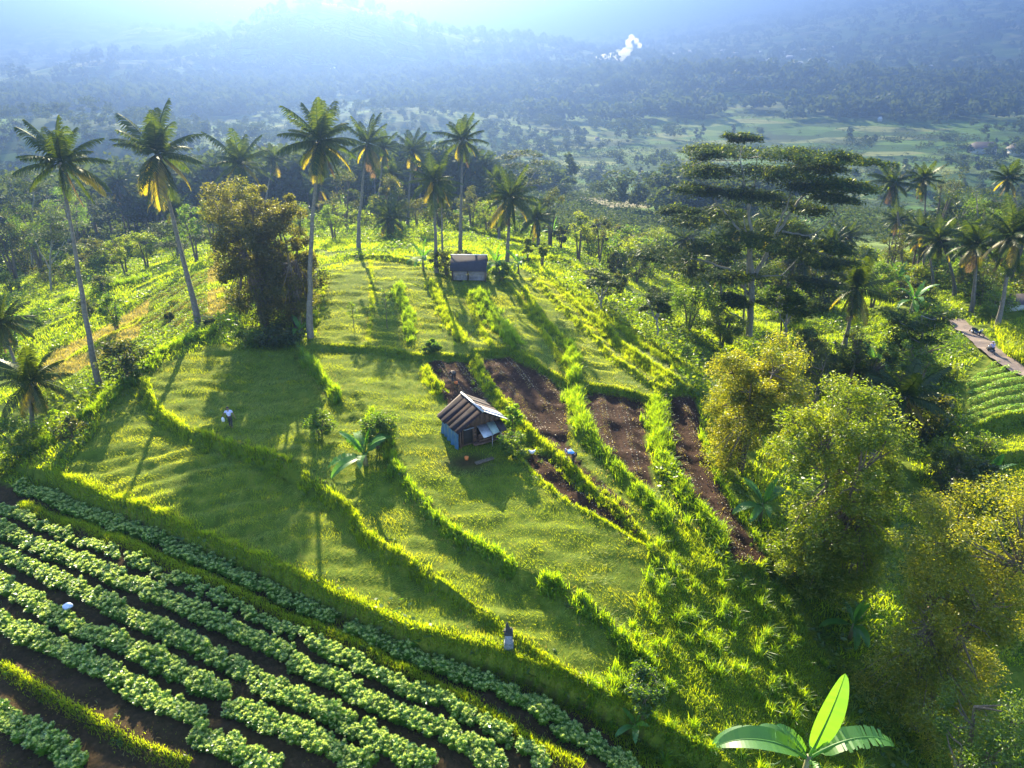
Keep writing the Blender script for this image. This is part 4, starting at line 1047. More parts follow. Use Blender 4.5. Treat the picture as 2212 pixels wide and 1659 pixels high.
for k_, (lab, x, y, Y_, s_) in enumerate([('feathery layered tree at the left edge beyond the terraces',70,400,118,.9),('feathery layered tree behind the leftmost palm trunk',110,490,102,.8),('feathery tree just left of the second palm trunk',385,500,112,.6),
    ('feathery spreading tree at the far right above the bright fronds',2110,430,105,1.0),('young feathery tree below the flat lower boughs',1300,600,72,.45),('feathery tree by the upper bend of the ravine',1700,640,70,.6),('feathery low tree left of the ravine',1420,640,66,.45),
    ('feathery tree between the right palms and the olive trees',1990,690,62,.8),('feathery pale tree right of the second palm in the haze',150,430,140,.9)]):
    rs = np.random.RandomState(900 + k_)
    pads = [(x + rs.uniform(-60, 60) * s_, y + rs.uniform(-35, 70) * s_, rs.uniform(20, 40) * s_, 8 * s_) for _ in range(13)]
    f_ = lambda u, v: (x + u * s_, y + v * s_)
    flat_tree(lab, [([f_(0, 190), f_(-3, 110), f_(3, 40), f_(0, -10)], .22 * s_, .06, 0), ([f_(0, 100), f_(30, 50), f_(48, 5)], .1, .03, 1.5), ([f_(0, 120), f_(-30, 60), f_(-50, 10)], .1, .03, -1.5)], pads, f_(0, 190), Y_, 950 + k_, n=170, ls=.16, depth=.3)

# saplings on the terraces
def sapling(label, bx, by, ty, seed, hw=22):
    b = gp(bx, by); hh = top_h(bx, b, ty); rs = np.random.RandomState(seed); tr, lv = MB(), MB(); rd = px_m(b, hw)
    tr.tube(np.array([(0, 0, -.1), (.03, .02, hh * .5), (0, .03, hh)]), [.04, .015], 6, .5, False)
    for i in range(16):
        z = hh * (.42 + .58 * i / 16); a = i * 2.4; rr = rd * (1.1 - .6 * i / 16); e = np.array([math.cos(a) * rr, math.sin(a) * rr, z + .2])
        tr.tube(np.array([(0, 0, z - .15), e]), [.012, .005], 4, .5, False)
        n = 30; q = np.array([0, 0, z]) + (e - np.array([0, 0, z])) * rs.uniform(.3, 1.05, n)[:, None] + rs.normal(0, .07, (n, 3))
        A = nrm(rdir(n, -.6, .2, rs)) * .10; lv.leaves(q, A, nrm(np.cross(A, rdir(n, -1, 1, rs))) * .035, rs.rand(n))
    t = thing('sapling', label, 'sapling', b); obj('trunk', tr.mesh('trunk', M['bark']), t); obj('foliage', lv.mesh('foliage', M['leaf_green']), t)
sapling('thin young tree standing alone on the upper shaded terrace', 836, 705, 625, 1, 26)
sapling('thin sapling on the upper right terraces', 1392, 752, 700, 2, 14)
sapling('small sapling near the reed strip left of the round olive tree', 1480, 800, 745, 3, 12)
sapling('bushy young tree by the upper right terrace edge', 1300, 655, 600, 4, 30)
sapling('thin young tree near the mid terrace reed strip', 765, 712, 655, 5, 12)

# ------------------------------------------------------------------ banana plants
def banana_leaf(seed, el, L, Wd, droop, torn=.3):
    rs = np.random.RandomState(seed); n = 30; a = el; p = np.zeros(3); P = [p]
    for i in range(n - 1):
        a -= droop / n * (.3 + 1.6 * i / n); p = p + np.array([math.cos(a), 0, math.sin(a)]) * L / (n - 1); P.append(p)
    P = np.array(P); mb = MB(); mb.tube(P, [.035 * L / 2, .02, .006], 5, .9, False)
    t = np.linspace(0, 1, n); wd = Wd * np.sin(PI * np.clip((t - .14) / .86, 0, 1) ** .8) ** .55 * (t > .14)
    T = nrm(np.gradient(P, axis=0))
    for s in (-1, 1):
        vfold = rs.uniform(.1, .35)
        for i in range(4, n - 1):
            gap = rs.rand() < torn; w0, w1 = wd[i], wd[i + 1] if not gap else wd[i + 1] * .9
            lift = vfold + (rs.uniform(-.35, .1) if torn > .25 else 0)
            def e(k, w_): 
                up = np.cross(T[k], [0, 1., 0]); up = up if up[2] > 0 else -up
                return P[k] + np.array([0, s * w_, 0]) + up * w_ * lift
            q1 = P[i + 1] - (P[i + 1] - P[i]) * (.10 if gap else 0)
            e0, e1 = e(i, w0), e(i + 1, w1); e1 = e1 - (e1 - e0) * (rs.uniform(.1, .6) if gap else .0)
            mb.add([P[i], q1, e1, e0], [(0, 1, 2, 3)], rs.uniform(.2, .8))
    return mb.mesh('banana_leaf', M['banana'])
BL = {k: [banana_leaf(500 + i * 3 + j, el, 2.2, .27, dr, tn) for j, tn in enumerate((.06, .28))] for i, (k, el, dr) in enumerate((('up', 1.45, .25), ('high', 1.15, .9), ('mid', .75, 1.5), ('low', .3, 1.3)))}
BDRY = bpy.data.meshes  # placeholder name kept free
def banana(label, b, sc, seed, plan, stem=1.4, group=None, lean=(0, 0)):
    rs = np.random.RandomState(seed)
    t = thing('banana_plant', label, 'banana plant', b, 0, group)
    mb = MB(); mb.tube(np.array([(0, 0, -.2), (lean[0] * .5, lean[1] * .5, stem * .55), (lean[0], lean[1], stem)]) * sc, [.15 * sc, .11 * sc, .07 * sc], 10, .5)
    obj('stem', mb.mesh('stem', M['stem_banana'], True), t)
    for key, a, s_ in plan:
        o = obj('leaf', BL[key][0 if (key == 'up' and label.startswith('large')) else rs.randint(2)], t, (lean[0] * sc, lean[1] * sc, (stem - .12) * sc), a, sc * s_); o.rotation_euler[0] = rs.normal(0, .15)
    return t
def rplan(rs, n=8):
    return [(('up', 'high', 'mid', 'mid', 'low', 'high', 'mid', 'low')[i % 8], i * 2.4 + rs.uniform(-.3, .3), rs.uniform(.8, 1.1)) for i in range(n)]
fb = gp(1745, 1700); zt = top_h(1735, (fb[0], 17.0, H(fb[0], 17.0)), 1682)
fx = float(ray(1740, 1659)[0] / ray(1740, 1659)[1]) * 17.0
banana('large bright banana plant with one tall upright leaf at the bottom edge', (fx, 17.0, H(fx, 17.0)), 1.35, 1,
   [('up', 1.5, 1.22), ('high', 2.7, .62), ('high', .35, .66), ('mid', 3.1, 1.25), ('mid', .05, 1.15), ('mid', 2.5, .7), ('mid', .6, .75), ('low', 2.75, 1.2), ('low', .4, 1.1), ('mid', -1.6, .5)], stem=max(1.0, zt + .1) / 1.35)
for i, (lab, x, y, sc, st, nn) in enumerate([('sunlit yellow-green banana plant amid the middle meadow', 790, 1003, 1.3, .7, 10), ('small banana plant poking from the bush at the lower end of the meadow', 1372, 1568, .62, 1.0, 6),
   ('dark glossy banana plant below the round olive tree', 1640, 1130, 1.1, 1.4, 10), ('shaded banana plant at the foot of the large olive tree', 1835, 1380, 1.0, 1.2, 9), ('banana plant at the left edge near the leftmost palm', 35, 740, 1.25, 1.8, 9),
   ('banana plant by the right edge below the grass plots', 2120, 1070, 1.2, 1.6, 9), ('banana plant under the big brown tree', 650, 735, .8, 1.0, 7), ('pale banana plant left of the plank shed', 915, 588, 1.1, 1.4, 8),
   ('left of two yellowish banana plants right of the plank shed', 1072, 590, 1.1, 1.4, 8), ('right of two yellowish banana plants beside the plank shed', 1120, 588, 1.0, 1.3, 8), ('banana plant in the thicket above the large olive tree', 1880, 830, 1.6, 1.6, 8),
   ('bright banana plant in the thicket left of the dark leaning palm', 1930, 640, 1.6, 1.8, 8), ('bright upright banana plant right of the short yellow-skirted palm', 1960, 700, 1.6, 2.2, 8), ('glossy banana plant in the hollow behind the big trees', 1700, 790, 1.3, 1.4, 8),
   ('banana plant at the top end of the right grove', 1990, 600, 1.6, 1.8, 8), ('young banana plant at the upper edge of the right terraces', 1195, 512, 1.2, 1.0, 7)]):
    b = gp(x, y); banana(lab, b, sc, 10 + i, rplan(np.random.RandomState(40 + i), nn), st)
# more palms of the right grove and the far edge of the ridge, alike among themselves
rs = np.random.RandomState(88); cnt = 0
while cnt < 34:
    if cnt < 24: X_ = rs.uniform(28, 105); Y_ = rs.uniform(74, 150)
    else: X_ = rs.uniform(-75, 5); Y_ = rs.uniform(112, 165)
    if abs(X_) > Y_ * .72 or seg_dist(np.array([X_]), np.array([Y_]), ROAD)[0][0] < 7 or (X_ < 45 and Y_ < 95 and cnt < 24): continue
    right = cnt < 24; z_ = H(X_, Y_); hh = rs.uniform(5.5, 10.5) if right else rs.uniform(7, 12)
    t = thing('coconut_palm', 'middle sized coconut palm in the crowded right grove' if right else 'coconut palm among the trees behind the ridge', 'palm tree', (X_, Y_, z_), 0, 'palms of the right grove' if right else 'palms behind the ridge')
    l_ = (rs.uniform(-1, 1), rs.uniform(-1, 1)); obj('trunk', trunk_mesh(hh, l_, rs, .2, .11), t); obj('crown', CROWNS[cnt % 4], t, (l_[0], l_[1], hh), rs.uniform(0, 6), rs.uniform(.75, 1.0)); cnt += 1
# extra understory plants of the right grove, indistinguishable among themselves
rs = np.random.RandomState(77); protos = []
for k in range(3):
    tm, cm = leafy(seed=60 + k, Ht=3.2, Rd=1.9, base_f=.05, stems=3, nc=16, nl=110, ls=.14, mat=('leaf_green', 'leaf_dark', 'leaf_olive')[k], clump=.42, shape=.3); protos.append((tm, cm))
cnt = 0
while cnt < 296:
    X_ = rs.uniform(-100, 110); Y_ = rs.uniform(40, 150)
    if abs(X_) > (Y_ + 15) * .72: continue
    x1, y1 = np.array([X_]), np.array([Y_])
    if in_any(x1, y1, SOIL + [VEG, MOWN, ROUGH, RSIDE, DRY, LROWS])[0]: continue
    if seg_dist(x1, y1, ROAD)[0][0] < 4 or vnoise(X_, Y_, 14, 90) < (.42 if X_ < 20 else .18): continue
    if X_ < 10 and rs.rand() < (.8 if Y_ < 100 else .45): continue
    if -5 < X_ < 35 and Y_ < 108: continue
    k = cnt % 3; t = thing('bush', 'dense leafy bush among many alike in the thickets around the terraces', 'bush', (X_, Y_, H(X_, Y_)), rs.uniform(0, 6), 'bushes in the thickets', rs.uniform(.6, 1.6))
    obj('trunk', protos[k][0], t); obj('crown', protos[k][1], t); cnt += 1
# ------------------------------------------------------------------ valley trees
def far_tree_mb(seed, kind):
    rs = np.random.RandomState(seed); mb = MB()
    if kind == 'round': nc, nl, R_, hz, cz = 12, 22, 4.2, 3.6, 5.2
    elif kind == 'tall': nc, nl, R_, hz, cz = 12, 20, 2.8, 5.2, 7.0
    elif kind == 'flat': nc, nl, R_, hz, cz = 14, 18, 6.5, 1.6, 9.0
    elif kind == 'cone': nc, nl, R_, hz, cz = 10, 18, 1.2, 6.0, 6.4
    D = rdir(nc, -1, 1, rs); C = D * (rs.rand(nc) ** .4)[:, None] * np.array([R_, R_, hz]) * .75
    if kind == 'cone': C[:, :2] *= (1 - (C[:, 2:] / hz + .75) / 1.6)
    C[:, 2] += cz
    for c in C:
        d = rdir(nl, -1, 1, rs); s = R_ * rs.uniform(.28, .48) * (1.3 if kind == 'cone' else 1)
        q = c + d * s * (rs.rand(nl) ** .4)[:, None] * np.array([1, 1, .75])
        A = nrm(rdir(nl, -.5, .5, rs) + d * .4) * .55; mb.leaves(q, A, nrm(np.cross(A, rdir(nl, -1, 1, rs))) * .34, np.clip(rs.rand(nl) * .8 + rs.uniform(0, .2), 0, 1))
    return mb
def far_trunk(h, r):
    mb = MB(); mb.tube(np.array([(0, 0, -.5), (.1, 0, h * .5), (0, .1, h)]), [r, r * .4], 5, .5, False); return mb.mesh('trunk', M['bark'], True)
KINDS = ['round', 'tall', 'flat', 'cone']
FTM = {k: [far_tree_mb(700 + 10 * i + j, k) for j in range(3)] for i, k in enumerate(KINDS)}
FTO = {k: [m_.mesh('crown', M['leaf_far']) for m_ in v] for k, v in FTM.items()}
FTT = {'round': far_trunk(5, .3), 'tall': far_trunk(7, .25), 'flat': far_trunk(9, .25), 'cone': far_trunk(6, .2)}
def polar(n, r0, r1, seed, amax=.66):
    rs = np.random.RandomState(seed)
    d = rs.uniform(1 / r1, 1 / r0, n); y = 1 / d; a = rs.uniform(-amax, amax, n)
    return y * np.tan(a) , y
def wooded(x, y):
    """where the valley is wood rather than field"""
    v = vnoise(x, y, 110, 101) * .42 + vnoise(x, y, 38, 102) * .34 + vnoise(x, y, 13, 103) * .24
    v = v + .9 * g2(x, y, -300, 430, 200, 110, .1) + .42 * g2(x, y, 260, 930, 330, 90, -.05) + .5 * g2(x, y, -90, 640, 100, 70, .3) - .1 * g2(x, y, -60, 210, 90, 60)
    v = v + .10 * smooth(700, 1000, np.hypot(x, y)) + .6 * g2(x, y, -300, 1230, 240, 160) + .5 * g2(x, y, -20, 1350, 260, 150) + .25 * smooth(200, 800, x) * smooth(1100, 1500, y) - .05 * g2(x, y, 80, 520, 170, 60)
    v = v - .5 * inpoly(x, y, BARE)
    return v
X, Y = polar(7500, 150, 900, 5); wv_ = wooded(X, Y); k = (wv_ > .50) & (Y > 155); X, Y, wv_ = X[k], Y[k], wv_[k]
rr_ = np.hypot(X, Y); o_ = np.argsort(rr_); X, Y = X[o_], Y[o_]; Z = height(X, Y)
rs = np.random.RandomState(9)
LAB = {'round': 'round hazy tree in the near valley wood', 'tall': 'upright hazy tree in the near valley wood', 'flat': 'flat-topped hazy tree in the near valley wood', 'cone': 'slender cone-shaped hazy tree in the near valley wood'}
nfar = 0
far_rest = MB()
def add_rest(mb_, kind, x, y, z, sc, rz):
    s_ = FTM[kind][rs.randint(3)]; c, s2 = math.cos(rz), math.sin(rz)
    V = np.concatenate(s_.V) * sc @ np.array([[c, s2, 0], [-s2, c, 0], [0, 0, 1]]) + np.array([x, y, z]); mb_.add(V, np.concatenate(s_.Q), np.concatenate(s_.r))
for x, y, z in zip(X, Y, Z):
    kind = rs.choice(['round', 'tall', 'flat', 'cone', 'palm'], p=[.42, .2, .14, .03, .21]); sc = rs.uniform(.65, 1.45); rz = rs.uniform(0, 6.3)
    if nfar < 330:
        if kind == 'palm':
            t = thing('coconut_palm', 'hazy coconut palm in the near valley', 'palm tree', (x, y, z), rz, 'palms in the hazy valley', rs.uniform(.8, 1.1))
            obj('trunk', FTT['tall'], t, sc=(1, 1, 1.55)); obj('crown', CROWNS[nfar % 4], t, (0, 0.1, 10.8))
        else:
            t = thing('tree', LAB[kind], 'tree', (x, y, z), rz, kind + ' trees of the near valley', sc)
            obj('trunk', FTT[kind], t); obj('crown', FTO[kind][nfar % 3], t)
        nfar += 1
    else:
        add_rest(far_rest, 'round' if kind == 'palm' else kind, x, y, z, sc, rz)
X, Y = polar(9000, 700, 2900, 6, .68); wv_ = wooded(X, Y); k = wv_ > .545; X, Y = X[k], Y[k]; Z = height(X, Y)
low = MB()
for kk in range(4):
    pass
lowm = []
for j in range(4):
    m_ = MB(); n = 46; d = rdir(n, -.5, 1, rs); q = d * np.array([5., 5., 4.2]) * rs.uniform(.7, 1, n)[:, None] + np.array([0, 0, 5.]); A = nrm(rdir(n, -.5, .5, rs) + d * .4) * 1.5
    m_.leaves(q, A, nrm(np.cross(A, rdir(n, -1, 1, rs))) * 1.0, rs.rand(n)); lowm.append((m_.V[0], m_.Q[0], m_.r[0]))
for x, y, z in zip(X, Y, Z):
    V_, Q_, r_ = lowm[rs.randint(4)]; sc = rs.uniform(.7, 1.7); far_rest.add(V_ * np.array([sc, sc, sc * rs.uniform(.8, 1.5)]) + np.array([x, y, z]), Q_, r_)
tag(obj('far_woodland', far_rest.mesh('far_woodland', M['leaf_far'])), 'hazy blue woodland covering the far valley and hills', 'woodland', kind='stuff')
# scrub between the valley fields
X, Y = polar(16000, 130, 1100, 7); k = (vnoise(X, Y, 24, 105) > .42) & (Y > 130); X, Y = X[k], Y[k]; Z = height(X, Y); n = len(X); mb = MB()
rep = 14; q = np.repeat(np.column_stack([X, Y, Z]), rep, 0) + np.random.RandomState(3).normal(0, 1, (n * rep, 3)) * np.array([1.1, 1.1, .5]) + np.array([0, 0, .9])
A = nrm(rdir(n * rep, -.4, .6)) * .5; mb.leaves(q, A, nrm(np.cross(A, rdir(n * rep))) * .3)
tag(obj('valley_scrub', mb.mesh('valley_scrub', M['leaf_far'])), 'low scrub and hedges between the valley fields', 'scrub', kind='stuff')
# hedge lines between the far fields
rs = np.random.RandomState(31); mb = MB(); HX, HY = [], []
for i in range(420):
    d = 1 / rs.uniform(1 / 1100, 1 / 170); a = rs.uniform(-.66, .66); x0, y0 = d * math.tan(a), d; L = rs.uniform(.04, .16) * d; th = rs.normal(0, .35); m_ = int(max(6, L / (d * .0035)))
    t = np.linspace(0, L, m_); HX.append(x0 + t * math.cos(th) + rs.normal(0, .6, m_)); HY.append(y0 + t * math.sin(th) + 3 * np.sin(t / 14) + rs.normal(0, .6, m_))
X = np.concatenate(HX); Y = np.concatenate(HY); k = (Y > 160) & (wooded(X, Y) < .55); X, Y = X[k], Y[k]; Z = height(X, Y); n = len(X); rep = 16
sz = np.clip(np.hypot(X, Y) / 420, .5, 1.6) * rs.uniform(.5, 1.3, n)
q = np.repeat(np.column_stack([X, Y, Z + sz * 1.0]), rep, 0) + rs.normal(0, 1, (n * rep, 3)) * np.repeat(sz, rep)[:, None] * np.array([.9, .9, .7])
A = nrm(rdir(n * rep, -.4, .6)) * (np.repeat(sz, rep) * .5)[:, None]; mb.leaves(q, A, nrm(np.cross(A, rdir(n * rep))) * (np.repeat(sz, rep) * .3)[:, None])
tag(obj('hedge_lines', mb.mesh('hedge_lines', M['leaf_far'])), 'thin hedge lines dividing the hazy valley fields', 'hedges', kind='stuff')
# hazy trees with a place of their own
def lone(label, dx, by, ty, kind, j=0, wd=1.0):
    b = gp(dx, by); hh = top_h(dx, b, ty); h0 = {'round': 8.6, 'tall': 12, 'flat': 10.6, 'cone': 12.6}[kind]; s_ = hh / h0
    t = thing('tree', label, 'tree', b, j, None, (s_ * wd, s_ * wd, s_)); obj('trunk', FTT[kind], t); obj('crown', FTO[kind][j % 3], t)
lone('taller of two slender pointed cypresses in the valley', 1144, 292, 245, 'cone', 0)
lone('shorter of two slender pointed cypresses in the valley', 1187, 300, 270, 'cone', 1)
lone('dark round tree alone on the pale green valley field', 1246, 305, 266, 'round', 2, .85)
lone('big round tree on the wooded spur left of the white smoke', 1165, 175, 128, 'round', 0, 1.25)
lone('tallest tree on the wooded spur, right of the white smoke', 1548, 165, 112, 'tall', 1, 1.1)
lone('broad dark tree beside the tallest tree on the wooded spur', 1598, 168, 120, 'round', 1, 1.2)
lone('big rounded hazy tree in the right distance', 2045, 210, 152, 'round', 2, 1.2)
lone('wide flat-topped hazy tree behind the umbrella tree', 1755, 385, 322, 'flat', 1, .9)
lone('large tree at the left end of the dark wooded spur', 45, 185, 132, 'round', 1, 1.1)
lone('flat-topped tree on the dark wooded spur', 370, 215, 172, 'flat', 2, .8)
lone('small flat-topped tree alone in the mist right of the dark spur', 503, 215, 186, 'flat', 0, .8)
b = gp(193, 200); hh = top_h(193, b, 152)
t = thing('coconut_palm', 'lone coconut palm silhouetted above the dark wooded spur', 'palm tree', b, 0, None, hh / 11.5); obj('trunk', FTT['tall'], t, sc=(.8, .8, 1.5)); obj('crown', CROWNS[1], t, (0, .1, 10.5))

# ------------------------------------------------------------------ houses far off, mast, smoke
def house(label, dx, dy, wpx, hpx, group=None, rz=0, white=True, deep=None):
    b = gp(dx, dy); D_ = math.hypot(b[1], CAM_Z - b[2]); w_ = wpx / F_PX * D_; h_ = hpx / F_PX * D_; d_ = deep or w_ * .7
    t = thing('house', label, 'house', b, rz, group)
    mb = MB(); mb.box((0, 0, h_ * .25 - .5), (w_ * .9, d_ * .85, h_ * .5 + 1)); obj('wall', mb.mesh('wall', M['wall_white']), t)
    x, y = w_ / 2, d_ / 2; z0, z1 = h_ * .48, h_
    V = [(-x,-y,z0),(x,-y,z0),(x,y,z0),(-x,y,z0),(-x*.75,0,z1),(x*.75,0,z1)]
    me = mesh('roof', V, [(0,1,5,4),(2,3,4,5)], M['roof_white' if white else 'roof_dark'], None, False, [(1,2,5),(3,0,4)]); obj('roof', me, t)
rs = np.random.RandomState(4)
VIL = [(1448,118,16,7),(1470,112,12,5),(1495,108,14,4),(1510,120,12,5),(1690,112,12,5),(1705,122,14,6),(1735,105,10,4),(1755,130,18,6),(1778,131,22,7),(1765,112,10,4),(1800,100,12,4),(1560,108,10,4),(1590,112,10,4),(1640,110,10,4),(1660,128,12,5),(1725,134,16,5),(1442,128,10,5),(1480,128,10,4),(1905,125,9,5),(2010,140,10,4),(1830,145,12,5),(1525,128,9,4)]
for x, y, a_, b_ in VIL: house('small white-roofed house in the hazy village beyond the wooded spur', x, y + 4, a_, b_, 'village houses beyond the wooded spur', rs.uniform(-.4, .4))
house('long dark-roofed house with white wall near the right edge of the valley', 2120, 330, 48, 22, white=False)
house('dark-roofed house cut by the right edge of the picture', 2200, 335, 44, 24, white=False)
house('small white-gabled house left in the right distance', 1975, 190, 16, 12)
house('small pale tent-like house on the valley field', 1900, 262, 8, 9)
house('small blue-roofed field hut in the valley', 1290, 302, 10, 6, white=False)
house('tiny white building in the mist at the left', 716, 148, 16, 3)
b = gp(2185, 655); D_ = 90
house('low house with reddish roof behind the path at the right edge', 2195, 665, 60, 34, white=False)
b = gp(908, 95); hh = top_h(908, b, 24); mb = MB(); wd = max(1.2, hh * .03)
t = thing('radio_mast', 'thin lattice radio mast on the misty hill', 'mast', b)
for sx, sy in ((-1, -1), (1, -1), (1, 1), (-1, 1)): mb.tube(np.array([(sx * wd, sy * wd, -1), (sx * wd * .3, sy * wd * .3, hh)]), [.35, .2], 4, .5)
obj('tower_legs', mb.mesh('tower_legs', M['metal']), t); mb = MB()
for i in range(14):
    z0, z1 = hh * i / 14, hh * (i + 1) / 14; r0, r1 = wd * (1 - .7 * i / 14), wd * (1 - .7 * (i + 1) / 14)
    for s in (-1, 1): mb.tube(np.array([(-r0, s * r0, z0), (r1, s * r1, z1)]), .12, 4, .5, False); mb.tube(np.array([(s * r0, -r0, z0), (s * r1, r1, z1)]), .12, 4, .5, False)
obj('cross_braces', mb.mesh('cross_braces', M['metal']), t)
# smoke plume
sb = gp(1335, 140); sD = math.hypot(sb[1], CAM_Z - sb[2]); u_ = sD / F_PX
import bmesh
sm, n, out = newmat('smoke')
pv = n.nodes.new('ShaderNodeVolumePrincipled'); pv.inputs['Color'].default_value = (1, 1, 1, 1); pv.inputs['Density'].default_value = .35; pv.inputs['Anisotropy'].default_value = .78
tc = n.nodes.new('ShaderNodeTexCoord'); d_ = noise(n, .07, 3, tc.outputs['Object'])
n.links.new(math_(n, 'MULTIPLY', ramp(n, [(.34, (.1, .1, .1)), (.55, (1, 1, 1))], d_), .22), pv.inputs['Density']); n.links.new(pv.outputs[0], out.inputs['Volume'])
bm = bmesh.new()
for x, y, r in [(1290,132,5),(1305,130,7),(1322,128,8),(1335,124,9),(1348,120,9),(1356,112,7),(1352,102,6),(1358,94,6),(1368,100,5),(1375,108,5),(1340,130,8)]:
    c = Vector(((x - 1335) * u_, 0, (140 - y) * u_ + 2)); rr = r * u_ * 1.1
    mm = bmesh.ops.create_icosphere(bm, subdivisions=2, radius=rr); 
    for v in mm['verts']:
        v.co = v.co * (1 + .25 * math.sin(v.co.x * 3 + x) * math.cos(v.co.z * 2.3)) + c
me = bpy.data.meshes.new('smoke'); bm.to_mesh(me); bm.free(); me.materials.append(sm)
so_ = obj('smoke', me, None, sb); rmd = so_.modifiers.new('merge', 'REMESH'); rmd.mode = 'VOXEL'; rmd.voxel_size = 1.0
tag(so_, 'white smoke rising behind the wooded spur', 'smoke', kind='stuff')

# ------------------------------------------------------------------ patched hut
corrugated(M['rust'], 'X', 3.2); corrugated(M['sheet'], 'X', 3.2); corrugated(M['sheet_green'], 'X', 4.5)
hb = gp(995, 972)
ang = R(31)       # front wall runs along local +X; the back of the hut is local +Y
hut = thing('hut', 'patched field hut with rusty gable roof, blue tarpaulin wall and open door', 'hut', (hb[0], hb[1], hb[2]), ang)
Wd, Dp, E_, Rg = 3.55, 2.7, 1.85, 2.95
def part(name, mb, mat, parent=hut, sm_=False): return obj(name, mb.mesh(name, M[mat] if isinstance(mat, str) else mat, sm_), parent)
mb = MB()
for x, y in ((.05, .05), (Wd - .05, .05), (Wd - .05, Dp - .05), (.05, Dp - .05), (1.2, .05)): mb.box((x, y, .8), (.11, .11, 2.0))
part('post', mb, 'plank')
mb = MB(); mb.box((Wd / 2, Dp / 2, .22), (Wd, Dp, .10)); mb.box((Wd / 2 + .5, -.25, .24), (Wd - 1.0, .5, .06)); part('floor', mb, 'plank')
# walls: left (tarpaulin), front with door, back, right
n1 = 26; n2 = 14; yy = np.linspace(-.02, Dp + .02, n1); zz = np.linspace(-.05, E_, n2); YY, ZZ = np.meshgrid(yy, zz)
XX = -.06 - .10 * vnoise(YY, ZZ, .35, 5) - .14 * (1 - ZZ / E_) * np.sin(YY * 5.1) ** 2 - .1 * (1 - ZZ / E_)
i_ = np.arange(n1 * n2).reshape(n2, n1); Qt = np.stack([i_[:-1, :-1], i_[:-1, 1:], i_[1:, 1:], i_[1:, :-1]], -1).reshape(-1, 4)
me = mesh('tarpaulin', np.stack([XX, YY, ZZ], -1), Qt, M['tarp'], None, True); tp_ = obj('tarpaulin', me, hut); tp_.modifiers.new('thick', 'SOLIDIFY').thickness = .012
mb = MB()
for k in range(5): mb.box((.02, Dp / 2, .15 + .36 * k), (.03, Dp - .1, .33))
for k in range(9): mb.box((Wd - .02, .17 + .3 * k, 1.05), (.03, .27, 1.6)); 
for k in range(11): mb.box((.18 + .32 * k, Dp - .02, 1.05), (.29, .03, 1.6))
for k in range(4): mb.box((1.32 + .0, .0, .5 + .36 * k), (.28, .03, .33))
for k in range(2): mb.box((2.55, -.0, .42 + .28 * k), (1.9, .03, .25))
for k in range(8):     # gable boards above the door
    x = .22 + k * .44; zt_ = E_ + (Rg - E_) * (1 - abs(x - Wd / 2) / (Wd / 2)) - .08
    mb.box((x, .0, (1.62 + zt_) / 2), (.42, .035, max(.1, zt_ - 1.62)))
    mb.box((x, Dp - .0, (1.8 + zt_) / 2), (.42, .03, max(.1, zt_ - 1.8)))
part('wall', mb, 'plank')
mb = MB(); mb.box((Wd / 2, 1.4, .95), (Wd - .3, .04, 1.5)); part('painted_inner_shade', mb, 'dark')  # dark sheet across the hut, interior shade put into its colour
mb = MB(); mb.box((.67, .02, .95), (.80, .03, 1.35)); part('doorway', mb, 'dark')  # near-black panel filling the opening, painted as the shaded interior
mb = MB(); mb.box((.22, -.01, .95), (.07, .09, 1.4)); mb.box((1.12, -.01, .95), (.07, .09, 1.4)); part('door_frame', mb, 'plank')
mb = MB(); mb.box((.66, -.16, 1.70), (.86, .36, .03), 0, -.35); part('door_canopy', mb, 'sheet')
# roof: two pitched corrugated planes with overhang, pale verge and ridge strips
def slope(x0, z0, x1, z1, y0, y1, th=.03):
    m_ = MB(); V = [(x0,y0,z0),(x1,y0,z1),(x1,y1,z1),(x0,y1,z0),(x0,y0,z0+th),(x1,y0,z1+th),(x1,y1,z1+th),(x0,y1,z0+th)]
    m_.add(V, [(0,3,2,1),(4,5,6,7),(0,1,5,4),(1,2,6,5),(2,3,7,6),(3,0,4,7)]); return m_
k_ = (Rg - E_) / (Wd / 2)
part('roof', slope(-.42, E_ - .42 * k_ + .06, Wd / 2, Rg + .06, -.45, Dp + .4), 'rust')
rq = np.random.RandomState(6)
for k in range(5):      # overlapping corrugated sheets
    y0 = -.50 + k * .68; dz = .035 + .02 * (k % 2); e0 = rq.uniform(-.06, .10)
    part('roof_sheet', slope(-.48 + e0, E_ + (-.48 + e0) * k_ + .06 + dz, Wd / 2 - .02, Rg + .05 + dz, y0, y0 + .74, .012), plain('roof_sheet_metal', [(.030,.022,.028),(.026,.022,.030),(.038,.025,.026),(.028,.022,.030),(.024,.020,.028)][k], None, 2.5, .95, 0, .3, 'Object', .1))
    part('roof_sheet', slope(Wd / 2 + .03, Rg + .04 + dz, Wd + .38 + e0, E_ - (.38 + e0) * k_ + .06 + dz, y0 + .2, min(Dp + .5, y0 + .94), .012), plain('roof_sheet_metal', [(.09,.06,.062),(.20,.19,.23),(.08,.055,.055),(.075,.06,.065),(.06,.05,.06)][k], None, 2.5, .8, 0, .3, 'Object', .2))
rs_ = slope(Wd / 2 + .01, Rg + .06, Wd + .35, E_ - .35 * k_ + .06, .0, Dp + .4); part('roof', rs_, 'rust')
part('roof_patch', slope(Wd / 2 + .5, Rg + .10 - .5 * k_, Wd + .45, E_ - .45 * k_ + .10, -.12, .85), 'sheet')
mb = MB(); mb.tube(np.array([(Wd / 2, -.5, Rg + .10), (Wd / 2, Dp + .42, Rg + .10)]), .09, 8); part('ridge_cap', mb, 'sheet', hut, True)
m_ = slope(Wd / 2, Rg + .12, Wd + .40, E_ - .40 * k_ + .12, -.52, -.30); part('verge_strip', m_, 'roof_white')
